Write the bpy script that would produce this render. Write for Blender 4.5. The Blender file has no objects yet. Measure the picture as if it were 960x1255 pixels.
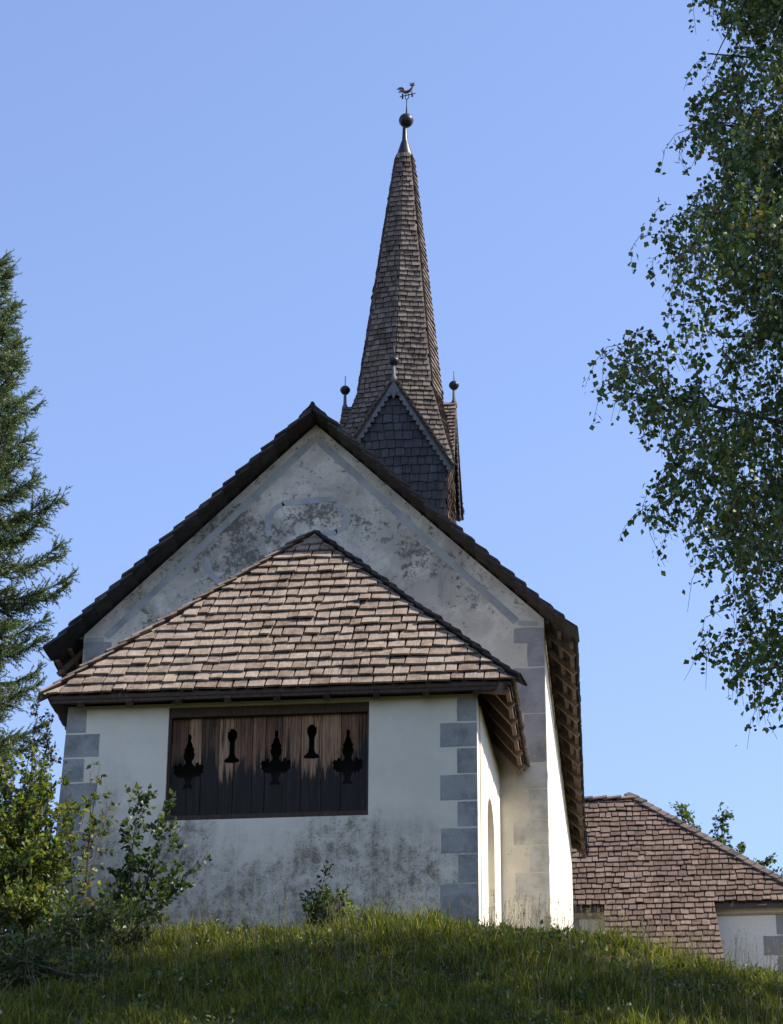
import bpy, bmesh, math, random
import numpy as np
from mathutils import Vector, Matrix

random.seed(7)
rng = np.random.default_rng(11)
scene = bpy.context.scene
COL = scene.collection

# ------------------------------------------------------------------ camera
CAM = Vector((4.411, -29.373, -9.100))
cr = Vector((0.99485166, 0.10121233, 0.00512238))
cu = Vector((0.03981627, -0.43684918, 0.89865313))
cf = Vector((-0.09319248, 0.89382261, 0.43863003))
cam = bpy.data.cameras.new("camera")
cam.sensor_fit = 'VERTICAL'
cam.sensor_height = 36.0
cam.lens = 36.0 * 3230.0 / 1255.0
cam.clip_start = 0.1
cam.clip_end = 3000
camo = bpy.data.objects.new("camera", cam)
COL.objects.link(camo)
m = Matrix((cr, cu, -cf)).transposed().to_4x4()
m.translation = CAM
camo.matrix_world = m
scene.camera = camo

# ------------------------------------------------------------------ sky and sun
SUN_EL = math.radians(47)
SUN_AZ = math.radians(85.5)          # from +Y towards +X
sd = Vector((math.sin(SUN_AZ) * math.cos(SUN_EL), math.cos(SUN_AZ) * math.cos(SUN_EL), math.sin(SUN_EL)))
world = bpy.data.worlds.new("World")
scene.world = world
world.use_nodes = True
wn = world.node_tree
for n in list(wn.nodes):
    wn.nodes.remove(n)
sky = wn.nodes.new('ShaderNodeTexSky')
sky.sky_type = 'NISHITA'
sky.sun_disc = False
sky.sun_elevation = SUN_EL
sky.sun_rotation = SUN_AZ
sky.altitude = 900
sky.air_density = 1.0
sky.dust_density = 1.0
sky.ozone_density = 2.0
bg = wn.nodes.new('ShaderNodeBackground')
bg.inputs['Strength'].default_value = 0.15
wo = wn.nodes.new('ShaderNodeOutputWorld')
tint = wn.nodes.new('ShaderNodeMix')
tint.data_type = 'RGBA'
tint.blend_type = 'MULTIPLY'
tint.inputs[0].default_value = 1.0
tint.inputs[7].default_value = (1.05, 0.965, 1.02, 1.0)
wn.links.new(sky.outputs[0], tint.inputs[6])
wn.links.new(tint.outputs[2], bg.inputs['Color'])
wn.links.new(bg.outputs[0], wo.inputs['Surface'])

sun = bpy.data.lights.new("sun", 'SUN')
sun.energy = 5.0
sun.angle = math.radians(0.53)
sun.color = (1.0, 0.91, 0.78)
suno = bpy.data.objects.new("sun", sun)
COL.objects.link(suno)
suno.rotation_euler = (-sd).to_track_quat('-Z', 'Y').to_euler()
suno.location = (20, 10, 30)

scene.view_settings.view_transform = 'Standard'
scene.view_settings.look = 'None'
scene.view_settings.exposure = 0.95
scene.view_settings.gamma = 1.0
scene.view_settings.use_curve_mapping = False
scene.render.engine = 'CYCLES'
scene.cycles.max_bounces = 8
scene.cycles.use_denoising = True

# ------------------------------------------------------------------ node helper
class NB:
    def __init__(self, name):
        self.m = bpy.data.materials.new(name)
        self.m.use_nodes = True
        self.t = self.m.node_tree
        for n in list(self.t.nodes):
            self.t.nodes.remove(n)
        self.out = self.t.nodes.new('ShaderNodeOutputMaterial')

    def node(self, typ, **kw):
        n = self.t.nodes.new(typ)
        for k, v in kw.items():
            setattr(n, k, v)
        return n

    def put(self, sock, v):
        if v is None:
            return
        if isinstance(v, bpy.types.NodeSocket):
            self.t.links.new(v, sock)
        else:
            if isinstance(v, (tuple, list)) and len(v) == 3 and sock.type == 'RGBA':
                v = (*v, 1.0)
            sock.default_value = v

    def math(self, op, a, b=None, c=None, clamp=False):
        n = self.node('ShaderNodeMath', operation=op, use_clamp=clamp)
        self.put(n.inputs[0], a)
        self.put(n.inputs[1], b)
        self.put(n.inputs[2], c)
        return n.outputs[0]

    def pos(self):
        return self.node('ShaderNodeNewGeometry').outputs['Position']

    def uv(self):
        return self.node('ShaderNodeUVMap', uv_map='uv').outputs[0]

    def sep(self, v):
        n = self.node('ShaderNodeSeparateXYZ')
        self.put(n.inputs[0], v)
        return n.outputs

    def mapping(self, v, scale=(1, 1, 1), loc=(0, 0, 0)):
        n = self.node('ShaderNodeMapping')
        self.put(n.inputs['Vector'], v)
        n.inputs['Scale'].default_value = scale
        n.inputs['Location'].default_value = loc
        return n.outputs[0]

    def noise(self, v, scale=5, detail=4, rough=0.55, dist=0.0):
        n = self.node('ShaderNodeTexNoise')
        self.put(n.inputs['Vector'], v)
        n.inputs['Scale'].default_value = scale
        n.inputs['Detail'].default_value = detail
        n.inputs['Roughness'].default_value = rough
        n.inputs['Distortion'].default_value = dist
        return n.outputs['Fac']

    def voro(self, v, scale=5):
        n = self.node('ShaderNodeTexVoronoi')
        self.put(n.inputs['Vector'], v)
        n.inputs['Scale'].default_value = scale
        return n.outputs['Distance']

    def ss(self, x, lo, hi):
        n = self.node('ShaderNodeMapRange', interpolation_type='SMOOTHSTEP')
        self.put(n.inputs[0], x)
        self.put(n.inputs[1], lo)
        self.put(n.inputs[2], hi)
        return n.outputs[0]

    def mix(self, f, a, b, mode='MIX'):
        n = self.node('ShaderNodeMix', data_type='RGBA', blend_type=mode)
        self.put(n.inputs[0], f)
        self.put(n.inputs[6], a)
        self.put(n.inputs[7], b)
        return n.outputs[2]

    def ramp(self, f, stops):
        n = self.node('ShaderNodeValToRGB')
        self.put(n.inputs[0], f)
        e = n.color_ramp.elements
        while len(e) < len(stops):
            e.new(0.5)
        for el, (p, c) in zip(e, stops):
            el.position = p
            el.color = (*c, 1)
        return n.outputs[0]

    def rnd(self):
        a = self.node('ShaderNodeObjectInfo').outputs['Random']
        b = self.node('ShaderNodeNewGeometry').outputs['Random Per Island']
        return self.math('FRACT', self.math('ADD', a, b))

    def bump(self, h, strength=0.3, dist=0.01):
        n = self.node('ShaderNodeBump')
        self.put(n.inputs['Height'], h)
        n.inputs['Strength'].default_value = strength
        n.inputs['Distance'].default_value = dist
        return n.outputs[0]

    def bsdf(self, color, rough=0.8, metallic=0.0, normal=None, spec=0.3):
        n = self.node('ShaderNodeBsdfPrincipled')
        self.put(n.inputs['Base Color'], color)
        self.put(n.inputs['Roughness'], rough)
        n.inputs['Metallic'].default_value = metallic
        n.inputs['Specular IOR Level'].default_value = spec
        if normal is not None:
            self.put(n.inputs['Normal'], normal)
        return n.outputs[0]

    def done(self, shader):
        self.t.links.new(shader, self.out.inputs['Surface'])
        return self.m

    def ell(self, x, z, cx, cz, rx, rz):
        a = self.math('DIVIDE', self.math('SUBTRACT', x, cx), rx)
        b = self.math('DIVIDE', self.math('SUBTRACT', z, cz), rz)
        r = self.math('SQRT', self.math('ADD', self.math('MULTIPLY', a, a), self.math('MULTIPLY', b, b)))
        return self.math('SUBTRACT', 1.0, r, clamp=True)


def shingle_mat(name, stops, dark=0.5, warm=None):
    b = NB(name)
    r = b.rnd()
    uv = b.uv()
    off = b.node('ShaderNodeCombineXYZ')
    b.put(off.inputs[0], b.math('MULTIPLY', r, 37.0))
    b.put(off.inputs[1], b.math('MULTIPLY', r, 91.0))
    add = b.node('ShaderNodeVectorMath', operation='ADD')
    b.put(add.inputs[0], uv)
    b.put(add.inputs[1], off.outputs[0])
    v = add.outputs[0]
    grain = b.noise(b.mapping(v, (70, 5, 1)), 1.0, 5, 0.65)
    blot = b.noise(v, 7, 4, 0.6)
    f = b.math('ADD', b.math('ADD', b.math('MULTIPLY', r, 0.46), 0.13), b.math('MULTIPLY', b.math('SUBTRACT', blot, 0.5), 1.1), clamp=True)
    col = b.ramp(f, stops)
    g = b.ramp(grain, [(0.25, (dark, dark, dark)), (0.7, (1.12, 1.1, 1.08))])
    col = b.mix(1.0, col, g, 'MULTIPLY')
    big = b.noise(b.pos(), 0.9, 3, 0.6)
    col = b.mix(b.ss(big, 0.35, 0.75), col, b.mix(1.0, col, (0.78, 0.76, 0.76), 'MULTIPLY'))
    run = b.noise(b.mapping(uv, (5.0, 0.45, 1)), 1.0, 4, 0.65)
    col = b.mix(b.math('MULTIPLY', b.ss(run, 0.50, 0.70), 0.42), col, b.mix(1.0, col, (0.50, 0.49, 0.48), 'MULTIPLY'))
    moss = b.math('MULTIPLY', b.ss(b.noise(b.pos(), 3.2, 5, 0.7), 0.60, 0.72), 0.30)
    col = b.mix(moss, col, (0.10, 0.105, 0.06))
    # black water streaks and lichen specks
    sp = b.ss(b.noise(b.pos(), 22, 3, 0.7), 0.62, 0.74)
    col = b.mix(b.math('MULTIPLY', sp, 0.55), col, (0.03, 0.028, 0.025))
    n = b.bump(grain, 0.5, 0.006)
    return b.done(b.bsdf(col, 0.82, normal=n, spec=0.25))


M = {}
M['shingle_porch'] = shingle_mat('weathered larch shingle',
    [(0.0, (0.15, 0.110, 0.080)), (0.3, (0.28, 0.222, 0.172)), (0.7, (0.39, 0.322, 0.26)), (1.0, (0.57, 0.50, 0.43))], 0.38)
M['shingle_spire'] = shingle_mat('grey brown spire shingle',
    [(0.0, (0.07, 0.056, 0.046)), (0.4, (0.16, 0.130, 0.109)), (0.75, (0.26, 0.216, 0.184)), (1.0, (0.45, 0.39, 0.345))])
M['shingle_dark'] = shingle_mat('dark weathered shingle',
    [(0.0, (0.022, 0.021, 0.021)), (0.5, (0.045, 0.041, 0.040)), (1.0, (0.075, 0.066, 0.060))])
M['shingle_verge'] = shingle_mat('dark grey verge shingle',
    [(0.0, (0.028, 0.027, 0.026)), (0.5, (0.075, 0.071, 0.067)), (1.0, (0.15, 0.14, 0.13))])
M['shingle_gable'] = shingle_mat('slate grey gable shingle',
    [(0.0, (0.035, 0.037, 0.044)), (0.5, (0.065, 0.068, 0.078)), (1.0, (0.11, 0.11, 0.12))])
M['shingle_annex'] = shingle_mat('red brown shingle',
    [(0.0, (0.085, 0.056, 0.042)), (0.35, (0.16, 0.110, 0.084)), (0.7, (0.235, 0.175, 0.138)), (1.0, (0.40, 0.33, 0.28))], 0.42)


def wood_mat(name, c0, c1, axis=(30, 30, 2.5)):
    b = NB(name)
    g = b.noise(b.mapping(b.pos(), axis), 1.0, 5, 0.65)
    f = b.math('ADD', b.math('MULTIPLY', g, 0.8), b.math('MULTIPLY', b.rnd(), 0.3))
    col = b.ramp(f, [(0.3, c0), (0.8, c1)])
    return b.done(b.bsdf(col, 0.8, normal=b.bump(g, 0.4, 0.005)))

M['wood_dark'] = wood_mat('dark timber', (0.035, 0.024, 0.018), (0.10, 0.07, 0.052))
M['wood_brown'] = wood_mat('brown rafter timber', (0.09, 0.05, 0.03), (0.22, 0.135, 0.085), (8, 8, 20))
M['wood_eave'] = wood_mat('grey brown eave timber', (0.07, 0.048, 0.034), (0.21, 0.145, 0.105), (8, 8, 20))
M['wood_grey'] = wood_mat('grey weathered board', (0.065, 0.068, 0.073), (0.15, 0.152, 0.158))


def shutter_mat():
    b = NB('stained shutter board')
    p = b.pos()
    x, y, z = b.sep(p)
    r = b.rnd()
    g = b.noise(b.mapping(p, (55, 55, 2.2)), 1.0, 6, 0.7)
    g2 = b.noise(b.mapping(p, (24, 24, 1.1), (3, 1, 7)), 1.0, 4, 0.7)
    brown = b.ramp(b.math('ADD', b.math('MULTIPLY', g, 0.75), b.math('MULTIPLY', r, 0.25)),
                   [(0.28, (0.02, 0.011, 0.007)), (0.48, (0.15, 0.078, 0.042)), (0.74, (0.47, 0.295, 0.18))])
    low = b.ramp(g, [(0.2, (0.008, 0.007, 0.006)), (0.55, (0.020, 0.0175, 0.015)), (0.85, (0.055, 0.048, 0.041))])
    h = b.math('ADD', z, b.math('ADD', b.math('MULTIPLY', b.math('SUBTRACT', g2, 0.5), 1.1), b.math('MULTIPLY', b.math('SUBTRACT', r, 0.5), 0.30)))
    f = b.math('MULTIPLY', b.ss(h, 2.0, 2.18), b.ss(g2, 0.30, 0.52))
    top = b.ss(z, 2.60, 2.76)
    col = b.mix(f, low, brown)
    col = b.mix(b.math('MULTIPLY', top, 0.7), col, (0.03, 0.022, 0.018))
    return b.done(b.bsdf(col, 0.78, normal=b.bump(g, 0.6, 0.006)))

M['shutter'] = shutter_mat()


def plaster(name, kind):
    b = NB(name)
    p = b.pos()
    x, y, z = b.sep(p)
    big = b.noise(p, 0.9, 4, 0.6)
    mid = b.noise(p, 4.5, 5, 0.65)
    fine = b.noise(p, 28, 4, 0.7)
    vfine = b.noise(p, 75, 3, 0.6)
    base = b.mix(b.ss(big, 0.3, 0.7), (0.64, 0.60, 0.50), (0.745, 0.70, 0.595))
    base = b.mix(b.math('MULTIPLY', b.ss(mid, 0.5, 0.75), 0.3), base, (0.50, 0.48, 0.44))
    if kind == 'porch':
        # rising damp and algae: soft grey patches with fine specks on the lower half of the front wall
        m1 = b.math('MULTIPLY', b.ell(x, z, -1.15, 0.85, 0.62, 0.85), 2.2, clamp=True)
        m2 = b.math('MULTIPLY', b.ell(x, z, 0.80, 0.75, 0.95, 0.95), 2.0, clamp=True)
        m3 = b.math('MULTIPLY', b.ell(x, z, 1.60, 0.55, 0.75, 0.95), 1.5, clamp=True)
        m4 = b.math('MULTIPLY', b.ell(x, z, -2.05, 1.15, 0.55, 1.1), 1.1, clamp=True)
        m5 = b.math('SUBTRACT', 1.0, b.ss(b.math('ADD', z, b.math('MULTIPLY', b.math('SUBTRACT', b.noise(p, 2.2, 4, 0.6), 0.5), 1.3)), 0.45, 1.45))
        mm = b.math('MAXIMUM', b.math('MAXIMUM', m1, m2), b.math('MAXIMUM', m3, b.math('MAXIMUM', m4, m5)))
        patchy = b.math('ADD', b.math('MULTIPLY', b.ss(b.noise(p, 3.1, 6, 0.72, 0.4), 0.34, 0.66), 0.75), 0.22)
        drip = b.noise(b.mapping(p, (7, 7, 0.8)), 1.0, 5, 0.7)
        patchy = b.math('MULTIPLY', patchy, b.math('ADD', 0.55, b.math('MULTIPLY', b.ss(drip, 0.35, 0.65), 0.55)))
        soft = b.math('MULTIPLY', mm, patchy)
        front = b.math('SUBTRACT', 1.0, b.ss(y, 0.02, 0.10))
        soft = b.math('MULTIPLY', soft, front)
        col = b.mix(b.math('MULTIPLY', soft, 0.88), base, (0.215, 0.19, 0.138))
        spk = b.math('ADD', b.math('MULTIPLY', b.noise(p, 42, 4, 0.75), 0.55), b.math('MULTIPLY', b.noise(p, 11, 4, 0.7), 0.45))
        dens = b.math('MULTIPLY', b.math('ADD', b.math('MULTIPLY', mm, 0.45), b.math('MULTIPLY', soft, 0.6)), front)
        thr = b.math('SUBTRACT', 0.61, b.math('MULTIPLY', dens, 0.15))
        sk = b.ss(spk, thr, b.math('ADD', thr, 0.07))
        col = b.mix(b.math('MULTIPLY', sk, 0.62), col, (0.125, 0.112, 0.085))
        pale = b.math('MULTIPLY', b.ss(b.noise(p, 55, 3, 0.7), 0.60, 0.68), soft)
        col = b.mix(b.math('MULTIPLY', pale, 0.6), col, (0.55, 0.54, 0.50))
    else:
        # black mould specks, dense left of the middle of the gable
        e1 = b.ell(x, z, -1.05, 6.25, 1.5, 1.0)
        e2 = b.math('MULTIPLY', b.ell(x, z, 0.2, 6.7, 1.5, 0.9), 0.7)
        e3 = b.math('MULTIPLY', b.ell(x, z, 1.4, 6.0, 1.5, 1.2), 0.55)
        e4 = b.math('MULTIPLY', b.ell(x, z, -2.2, 5.2, 0.9, 0.7), 0.75)
        e5 = b.math('MAXIMUM', b.math('MULTIPLY', b.ell(x, z, 2.2, 5.2, 0.7, 0.5), 0.55), b.math('MULTIPLY', b.ss(z, 4.6, 5.3), 0.26))
        d = b.math('MAXIMUM', b.math('MAXIMUM', e1, e2), b.math('MAXIMUM', e3, b.math('MAXIMUM', e4, e5)))
        dm = b.math('MULTIPLY', b.math('MULTIPLY', d, 1.7, clamp=True), b.ss(b.noise(p, 2.4, 4, 0.6), 0.30, 0.60))
        sp = b.math('ADD', b.math('MULTIPLY', b.noise(p, 27, 5, 0.78), 0.6), b.math('MULTIPLY', b.noise(p, 9, 4, 0.65), 0.4))
        thr = b.math('SUBTRACT', 0.585, b.math('MULTIPLY', dm, 0.155))
        sk = b.ss(sp, thr, b.math('ADD', thr, 0.085))
        cloud = b.ss(b.noise(p, 1.6, 6, 0.7, 0.5), 0.36, 0.60)
        grey = b.mix(b.math('MULTIPLY', b.math('ADD', b.math('MULTIPLY', b.math('MULTIPLY', d, 1.6, clamp=True), 0.62), 0.24), cloud), base, (0.29, 0.275, 0.235))
        col = b.mix(b.math('MULTIPLY', sk, 0.85), grey, (0.115, 0.106, 0.088))
        # rain streak below the band, and ochre patch under the ridge
        st = b.math('MULTIPLY', b.ell(x, z, 1.80, 5.60, 0.17, 0.50), 1.8, clamp=True)
        st = b.math('MULTIPLY', st, b.ss(b.noise(b.mapping(p, (14, 14, 2)), 1, 4, 0.7), 0.35, 0.6))
        col = b.mix(b.math('MULTIPLY', st, 0.55), col, (0.24, 0.24, 0.225))
        oc = b.math('MULTIPLY', b.ell(x, z, 0.18, 7.78, 0.35, 0.22), b.ss(mid, 0.4, 0.6))
        col = b.mix(b.math('MULTIPLY', oc, 0.9, clamp=True), col, (0.36, 0.28, 0.15))
        oc2 = b.math('MULTIPLY', b.ell(x, z, 0.6, 7.0, 0.9, 0.5), b.ss(b.noise(p, 3, 4, 0.6), 0.45, 0.65))
        col = b.mix(b.math('MULTIPLY', oc2, 0.5), col, (0.42, 0.36, 0.29))
    wob = b.noise(p, 1.7, 3, 0.5)
    h = b.math('ADD', b.math('ADD', b.math('MULTIPLY', mid, 0.5), b.math('MULTIPLY', fine, 0.25)), b.math('MULTIPLY', wob, 2.0))
    return b.done(b.bsdf(col, 0.9, normal=b.bump(h, 0.55, 0.018), spec=0.15))

M['plaster_porch'] = plaster('damp stained lime plaster', 'porch')
M['plaster_nave'] = plaster('mould speckled lime plaster', 'nave')


def paint_mat(name, c, c2, fade=0.0):
    b = NB(name)
    p = b.pos()
    n1 = b.noise(p, 3.0, 5, 0.65)
    n2 = b.noise(p, 22, 4, 0.7)
    col = b.mix(b.ss(n1, 0.35, 0.7), c, c2)
    col = b.mix(b.math('MULTIPLY', b.ss(n2, 0.56, 0.68), 0.35), col, (0.47, 0.465, 0.45))
    if fade:
        col = b.mix(b.math('MULTIPLY', b.ss(b.noise(p, 2.2, 5, 0.7), 0.35, 0.6), fade), col, (0.62, 0.60, 0.56))
    return b.done(b.bsdf(col, 0.9, normal=b.bump(n2, 0.3, 0.006), spec=0.15))

M['quoin'] = paint_mat('blue grey quoin paint', (0.175, 0.188, 0.188), (0.245, 0.26, 0.26), 0.30)
M['quoin_faded'] = paint_mat('faded quoin paint', (0.33, 0.315, 0.275), (0.40, 0.385, 0.345), 0.75)
M['quoin_nave'] = paint_mat('worn quoin paint', (0.22, 0.225, 0.225), (0.30, 0.305, 0.30), 0.25)
M['band'] = paint_mat('faded grey band paint', (0.28, 0.30, 0.31), (0.36, 0.375, 0.38), 0.30)


def flat_mat(name, c, rough=0.7, metallic=0.0):
    b = NB(name)
    n = b.noise(b.pos(), 30, 4, 0.6)
    col = b.mix(n, tuple(k * 0.8 for k in c), tuple(k * 1.2 for k in c))
    return b.done(b.bsdf(col, rough, metallic, b.bump(n, 0.15, 0.004)))

M['lead'] = flat_mat('dark sheet metal', (0.028, 0.030, 0.034), 0.42, 0.5)
M['iron'] = flat_mat('wrought iron', (0.035, 0.035, 0.04), 0.55, 0.5)
M['copper'] = flat_mat('gilded worn copper', (0.14, 0.085, 0.055), 0.6, 0.5)
M['interior_dark'] = flat_mat('painted interior darkness', (0.02, 0.018, 0.016), 0.9)
M['annex_wall'] = flat_mat('cream lime render', (0.66, 0.62, 0.53), 0.9)
M['annex_shadow_line'] = flat_mat('tan painted shadow line', (0.30, 0.25, 0.18), 0.85)
M['annex_quoin'] = flat_mat('grey annex quoin', (0.24, 0.235, 0.215), 0.9)


def leaf_mat(name, stops, trans=0.35, rough=0.5):
    b = NB(name)
    r = b.node('ShaderNodeNewGeometry').outputs['Random Per Island']
    col = b.ramp(r, stops)
    clump = b.noise(b.pos(), 1.4, 3, 0.6)
    col = b.mix(b.ss(clump, 0.35, 0.7), b.mix(1.0, col, (0.72, 0.80, 0.8), 'MULTIPLY'), col)
    d = b.bsdf(col, rough, spec=0.35)
    t = b.node('ShaderNodeBsdfTranslucent')
    b.put(t.inputs['Color'], b.mix(1.0, col, (1.5, 1.6, 0.7), 'MULTIPLY'))
    mx = b.node('ShaderNodeMixShader')
    mx.inputs[0].default_value = trans
    b.t.links.new(d, mx.inputs[1])
    b.t.links.new(t.outputs[0], mx.inputs[2])
    return b.done(mx.outputs[0])

M['birch_leaf'] = leaf_mat('birch leaf', [(0.0, (0.048, 0.082, 0.024)), (0.55, (0.096, 0.145, 0.040)), (0.93, (0.155, 0.185, 0.056)), (0.985, (0.20, 0.11, 0.03))], 0.25, 0.42)
M['spruce_needle'] = leaf_mat('spruce needle', [(0.0, (0.075, 0.11, 0.045)), (0.6, (0.15, 0.20, 0.085)), (1.0, (0.23, 0.28, 0.12))], 0.2, 0.5)
M['hedge_leaf'] = leaf_mat('sunny hedge leaf', [(0.0, (0.05, 0.078, 0.016)), (0.5, (0.105, 0.135, 0.028)), (0.9, (0.18, 0.19, 0.042)), (1.0, (0.28, 0.18, 0.06))], 0.5)
M['elder_leaf'] = leaf_mat('dark shrub leaf', [(0.0, (0.024, 0.042, 0.014)), (0.6, (0.052, 0.080, 0.024)), (1.0, (0.10, 0.125, 0.036))], 0.35)
M['plum_leaf'] = leaf_mat('plum dark leaf', [(0.0, (0.018, 0.026, 0.016)), (0.6, (0.030, 0.042, 0.022)), (1.0, (0.055, 0.052, 0.034))], 0.22)
M['sapling_leaf'] = leaf_mat('yellowing sapling leaf', [(0.0, (0.05, 0.075, 0.018)), (0.6, (0.10, 0.115, 0.026)), (0.9, (0.17, 0.135, 0.03)), (1.0, (0.22, 0.10, 0.035))], 0.45)
M['weed_leaf'] = leaf_mat('fresh weed leaf', [(0.0, (0.07, 0.11, 0.02)), (1.0, (0.17, 0.20, 0.04))], 0.5)
M['turf_weed'] = leaf_mat('meadow weed leaf', [(0.0, (0.03, 0.05, 0.014)), (0.8, (0.075, 0.105, 0.026)), (0.97, (0.13, 0.15, 0.045)), (1.0, (0.45, 0.43, 0.36))], 0.35)
M['oak_leaf'] = leaf_mat('oak leaf', [(0.0, (0.05, 0.085, 0.022)), (0.7, (0.10, 0.14, 0.034)), (1.0, (0.18, 0.19, 0.06))], 0.35)
M['grass'] = leaf_mat('meadow grass', [(0.0, (0.028, 0.036, 0.005)), (0.5, (0.080, 0.096, 0.010)), (0.85, (0.175, 0.172, 0.022)), (1.0, (0.28, 0.22, 0.09))], 0.52, 0.55)
M['straw'] = leaf_mat('dry seed stalk', [(0.0, (0.16, 0.13, 0.07)), (1.0, (0.30, 0.25, 0.15))], 0.3, 0.7)
M['bark'] = wood_mat('grey brown bark', (0.03, 0.025, 0.02), (0.10, 0.085, 0.07), (9, 9, 3))


def birch_bark():
    b = NB('white birch bark')
    p = b.pos()
    n = b.noise(b.mapping(p, (3, 3, 22)), 1.0, 4, 0.6)
    col = b.mix(b.ss(n, 0.55, 0.66), (0.55, 0.53, 0.49), (0.05, 0.045, 0.04))
    return b.done(b.bsdf(col, 0.75))

M['birch_bark'] = birch_bark()


def soil():
    b = NB('meadow turf')
    p = b.pos()
    n = b.noise(p, 3, 5, 0.65)
    n2 = b.noise(p, 30, 4, 0.7)
    col = b.mix(b.ss(n, 0.35, 0.65), (0.020, 0.021, 0.006), (0.034, 0.034, 0.010))
    col = b.mix(b.math('MULTIPLY', b.ss(n2, 0.5, 0.7), 0.6), col, (0.045, 0.036, 0.020))
    return b.done(b.bsdf(col, 0.95, normal=b.bump(n2, 0.8, 0.03), spec=0.1))

M['turf'] = soil()

# ------------------------------------------------------------------ mesh helpers
def link(name, me, parent=None, mat=None):
    o = bpy.data.objects.new(name, me)
    COL.objects.link(o)
    if parent is not None:
        o.parent = parent
    if mat is not None and me is not None:
        me.materials.append(mat)
    return o


def empty(name, loc=(0, 0, 0)):
    # roots stay at the world origin so that parts keep plain world coordinates
    o = bpy.data.objects.new(name, None)
    o.empty_display_size = 0.3
    COL.objects.link(o)
    return o


def tag(o, label=None, cat=None, group=None, kind=None):
    for k, v in (('label', label), ('category', cat), ('group', group), ('kind', kind)):
        if v:
            o[k] = v
    return o


class MB:
    """collects simple shapes and builds one mesh"""
    def __init__(self):
        self.v = []
        self.f = []
        self.uv = []
        self.smooth = []

    def add(self, verts, faces, uvs=None, smooth=False):
        k = len(self.v)
        self.v += [tuple(p) for p in verts]
        self.uv += list(uvs) if uvs is not None else [(0.0, 0.0)] * len(verts)
        for f in faces:
            self.f.append(tuple(i + k for i in f))
            self.smooth.append(smooth)

    def box(self, lo, hi):
        x0, y0, z0 = lo
        x1, y1, z1 = hi
        self.hexa([(x0, y0, z0), (x1, y0, z0), (x1, y1, z0), (x0, y1, z0), (x0, y0, z1), (x1, y0, z1), (x1, y1, z1), (x0, y1, z1)])

    def hexa(self, P):
        self.add(P, [(0, 3, 2, 1), (4, 5, 6, 7), (0, 1, 5, 4), (1, 2, 6, 5), (2, 3, 7, 6), (3, 0, 4, 7)])

    def prism(self, pts, d):
        """polygon pts (3D) extruded along d"""
        n = len(pts)
        d = Vector(d)
        top = [Vector(p) + d for p in pts]
        F = [tuple(range(n))[::-1], tuple(range(n, 2 * n))]
        F += [(i, (i + 1) % n, n + (i + 1) % n, n + i) for i in range(n)]
        self.add([Vector(p) for p in pts] + top, F)

    def beam(self, a, b, w, h, up=(0, 0, 1)):
        a, b = Vector(a), Vector(b)
        d = (b - a).normalized()
        s = d.cross(Vector(up)).normalized() * w / 2
        u = s.cross(d).normalized() * h / 2
        self.hexa([a - s - u, a + s - u, b + s - u, b - s - u, a - s + u, a + s + u, b + s + u, b - s + u])

    def tube(self, pts, rad, n=8, smooth=True):
        pts = [Vector(p) for p in pts]
        if not isinstance(rad, (list, tuple)):
            rad = [rad] * len(pts)
        V = []
        ref = Vector((0.31, 0.73, 0.6)).normalized()
        for i, p in enumerate(pts):
            d = (pts[min(i + 1, len(pts) - 1)] - pts[max(i - 1, 0)]).normalized()
            s = d.cross(ref)
            if s.length < 1e-3:
                s = d.cross(Vector((1, 0, 0)))
            s.normalize()
            t = d.cross(s)
            for k in range(n):
                a = 2 * math.pi * k / n
                V.append(p + (s * math.cos(a) + t * math.sin(a)) * rad[i])
        F = []
        for i in range(len(pts) - 1):
            for k in range(n):
                F.append((i * n + k, i * n + (k + 1) % n, (i + 1) * n + (k + 1) % n, (i + 1) * n + k))
        F.append(tuple(range(n))[::-1])
        F.append(tuple(range((len(pts) - 1) * n, len(pts) * n)))
        self.add(V, F, smooth=smooth)

    def lathe(self, c, prof, n=20):
        c = Vector(c)
        V = []
        for r, z in prof:
            for k in range(n):
                a = 2 * math.pi * k / n
                V.append(c + Vector((r * math.cos(a), r * math.sin(a), z)))
        F = []
        for i in range(len(prof) - 1):
            for k in range(n):
                F.append((i * n + k, i * n + (k + 1) % n, (i + 1) * n + (k + 1) % n, (i + 1) * n + k))
        F.append(tuple(range(n))[::-1])
        F.append(tuple(range((len(prof) - 1) * n, len(prof) * n)))
        self.add(V, F, smooth=True)

    def mesh(self, name):
        me = bpy.data.meshes.new(name)
        me.from_pydata([tuple(v) for v in self.v], [], self.f)
        uvl = me.uv_layers.new(name='uv')
        idx = np.empty(len(me.loops), dtype=np.int32)
        me.loops.foreach_get('vertex_index', idx)
        uva = np.array(self.uv, dtype=np.float32)[idx]
        uvl.data.foreach_set('uv', uva.ravel())
        me.polygons.foreach_set('use_smooth', np.array(self.smooth, dtype=bool))
        me.update()
        return me

    def build(self, name, mat, parent=None):
        return link(name, self.mesh(name), parent, mat)


def fast_mesh(name, verts, faces, mat, parent=None):
    """verts (n,3), faces (m,3|4) numpy"""
    me = bpy.data.meshes.new(name)
    verts = np.asarray(verts, np.float32)
    faces = np.asarray(faces, np.int32)
    k = faces.shape[1]
    me.vertices.add(len(verts))
    me.vertices.foreach_set('co', verts.ravel())
    me.loops.add(faces.size)
    me.loops.foreach_set('vertex_index', faces.ravel())
    me.polygons.add(len(faces))
    me.polygons.foreach_set('loop_start', np.arange(0, faces.size, k, dtype=np.int32))
    me.polygons.foreach_set('loop_total', np.full(len(faces), k, np.int32))
    me.update(calc_edges=True)
    me.validate()
    return link(name, me, parent, mat)


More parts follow.
